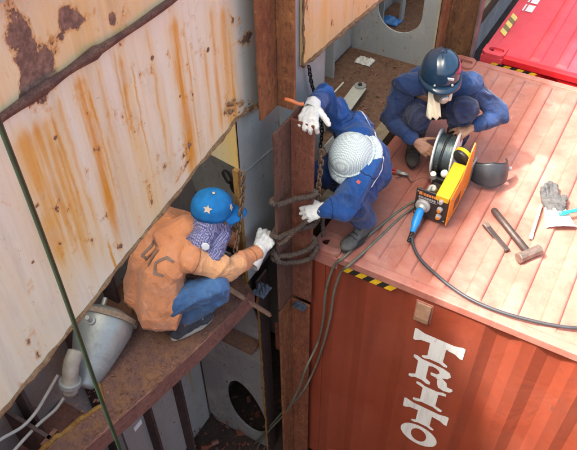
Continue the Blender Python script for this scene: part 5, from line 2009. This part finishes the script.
# bright blue cap with a peak and two cream emblems
o = c+u*.035-f*.01
m = M().lathe([(.0001, .098), (.03, .097), (.06, .086), (.083, .064), (.094, .034), (.097, .0), (.096, -.022), (.090, -.022)], o, u, 40, f)
m.v = [tuple(o+f*((V(v)-o).dot(f)*1.12)+r*((V(v)-o).dot(r))+u*((V(v)-o).dot(u))+u*(.004*noise.noise(V(v)*14))) for v in m.v]
cm = m.build('cap', CAPB, PO, smooth=True, solid=.004)
m = M()
vs = []
for i in range(15):
    a = R(-62+124*i/14)
    for j in range(6):
        k = j/5
        vs.append(o+f*(math.cos(a)*(.104+.092*k*(math.cos(a)**.5 if math.cos(a) > 0 else 0)))+r*(math.sin(a)*(.093+.004*k))-u*(.014+.028*k+.02*k*abs(math.sin(a))**2))
m.add(vs, [(i*6+j, (i+1)*6+j, (i+1)*6+j+1, i*6+j+1) for i in range(14) for j in range(5)])
m.build('peak', CAPB, cm, smooth=True, solid=.005)
M().ell(o+u*.099, f*.009, r*.009, u*.006, 10, 6).build('button', EMBL, cm, smooth=True)
dome = bpy.data.meshes.new('tmp')
dome.from_pydata([v.co.copy() for v in cm.data.vertices], [], [tuple(p.vertices) for p in cm.data.polygons])
bd = bvh_of(dome)
off = gloc(cm)
bpy.data.meshes.remove(dome)
m = M()
for dirv, kind in ((r*.75-f*.45+u*.55, 'star'), (f*.80+r*.52+u*.38, 'swirl')):
    h = bd.find_nearest(o-off+dirv.normalized()*.13)
    n_ = h[1] if h[1].dot(dirv) > 0 else -h[1]
    a_ = n_.cross(u).normalized()
    b_ = a_.cross(n_).normalized()
    p0 = h[0]+off+n_*.0045
    if kind == 'star':
        ring = [p0+(a_*math.cos(R(36*k+90))+b_*math.sin(R(36*k+90)))*(.026 if k % 2 == 0 else .012) for k in range(10)]
        m.prism(ring, -n_*.002)
    else:      # small embroidered sprig
        for g, q in ((20, .020), (75, .024), (130, .019), (215, .016), (300, .018)):
            e = a_*math.cos(R(g))+b_*math.sin(R(g))
            m.prism([p0, p0+e*q*.5+e.cross(n_)*.006, p0+e*q, p0+e*q*.5-e.cross(n_)*.006], -n_*.002)
m.build('emblem', EMBL, cm)

# ------------------------------------------------------------------ gloves and tools at the right
c = V((1.165, .985, .022))
gu = (at(543, 190, 2, .02)-at(553, 215, 2, .02)).normalized()
t = thing('work_glove', 'grey and white leather work glove lying palm up on the bleached roof', 'glove', (1.17, .98, 0))
caps = hand_caps(c+gu*-.02, gu, V((0, 0, -1)), V((gu.y, -gu.x, 0)), (10, 16, 12), .03, 1.25, (.85, .5, 0), 10, 1.75)
me = fused('fingers', caps, (), .0045, 3)
for v in me.vertices:
    v.co.z = .012+max(0, (v.co.z-.004))*.75
folds(me, .004, 34, 1)
put('fingers', me, GLOVG, t)
sv = V((gu.y, -gu.x, 0))
m = M()
vs = []
n = 16
for i in range(n+1):
    for j in range(n+1):
        a_, b_ = i/n, j/n*2-1
        wd = .062+.032*a_
        p = c+gu*(.018-.17*a_)+sv*(b_*wd)
        vs.append(V((p.x, p.y, .010+.030*(1-b_*b_)**.5*(1-.35*a_)+.016*abs(noise.noise(p*22))+.006*noise.noise(p*45))))
m.add(vs, [(i*(n+1)+j, i*(n+1)+j+1, (i+1)*(n+1)+j+1, (i+1)*(n+1)+j) for i in range(n) for j in range(n)])
m.build('cuff', GLOVL, t, smooth=True, solid=.005)
t = thing('tool', 'teal handled screwdriver lying across the white glove cuff', 'screwdriver', at(568, 213, 2, .05))
a, b = at(559, 214, 2, .055), at(592, 207, 2, .05)
d = b-a
M().lathe([(.0001, 0), (.010, .002), (.014, .02), (.011, d.length*.4), (.014, d.length*.6), (.012, d.length), (.0001, d.length)], a, d, 14).build('handle', TEAL, t, smooth=True)
M().tube([b, b+d.normalized()*.1], .004, 8).build('shaft', STEEL, t)
t = thing('brush', 'small pale wooden brush lying beside the work glove', 'brush', at(534, 222, 2, .01))
a, b = at(541, 205, 2, .012), at(532, 234, 2, .012)
d = (b-a).normalized()
sd = V((-d.y, d.x, 0))
M().obox((a+b)/2, d*((b-a).length*.5), sd*.010, V((0, 0, .007))).build('handle', plain('pale_wood', (.42, .30, .20), .8, 0, .2, 20), t, bevel=.003)
M().obox(b+d*.02, d*.02, sd*.012, V((0, 0, .008))).build('bristles', GRYM, t, bevel=.002)
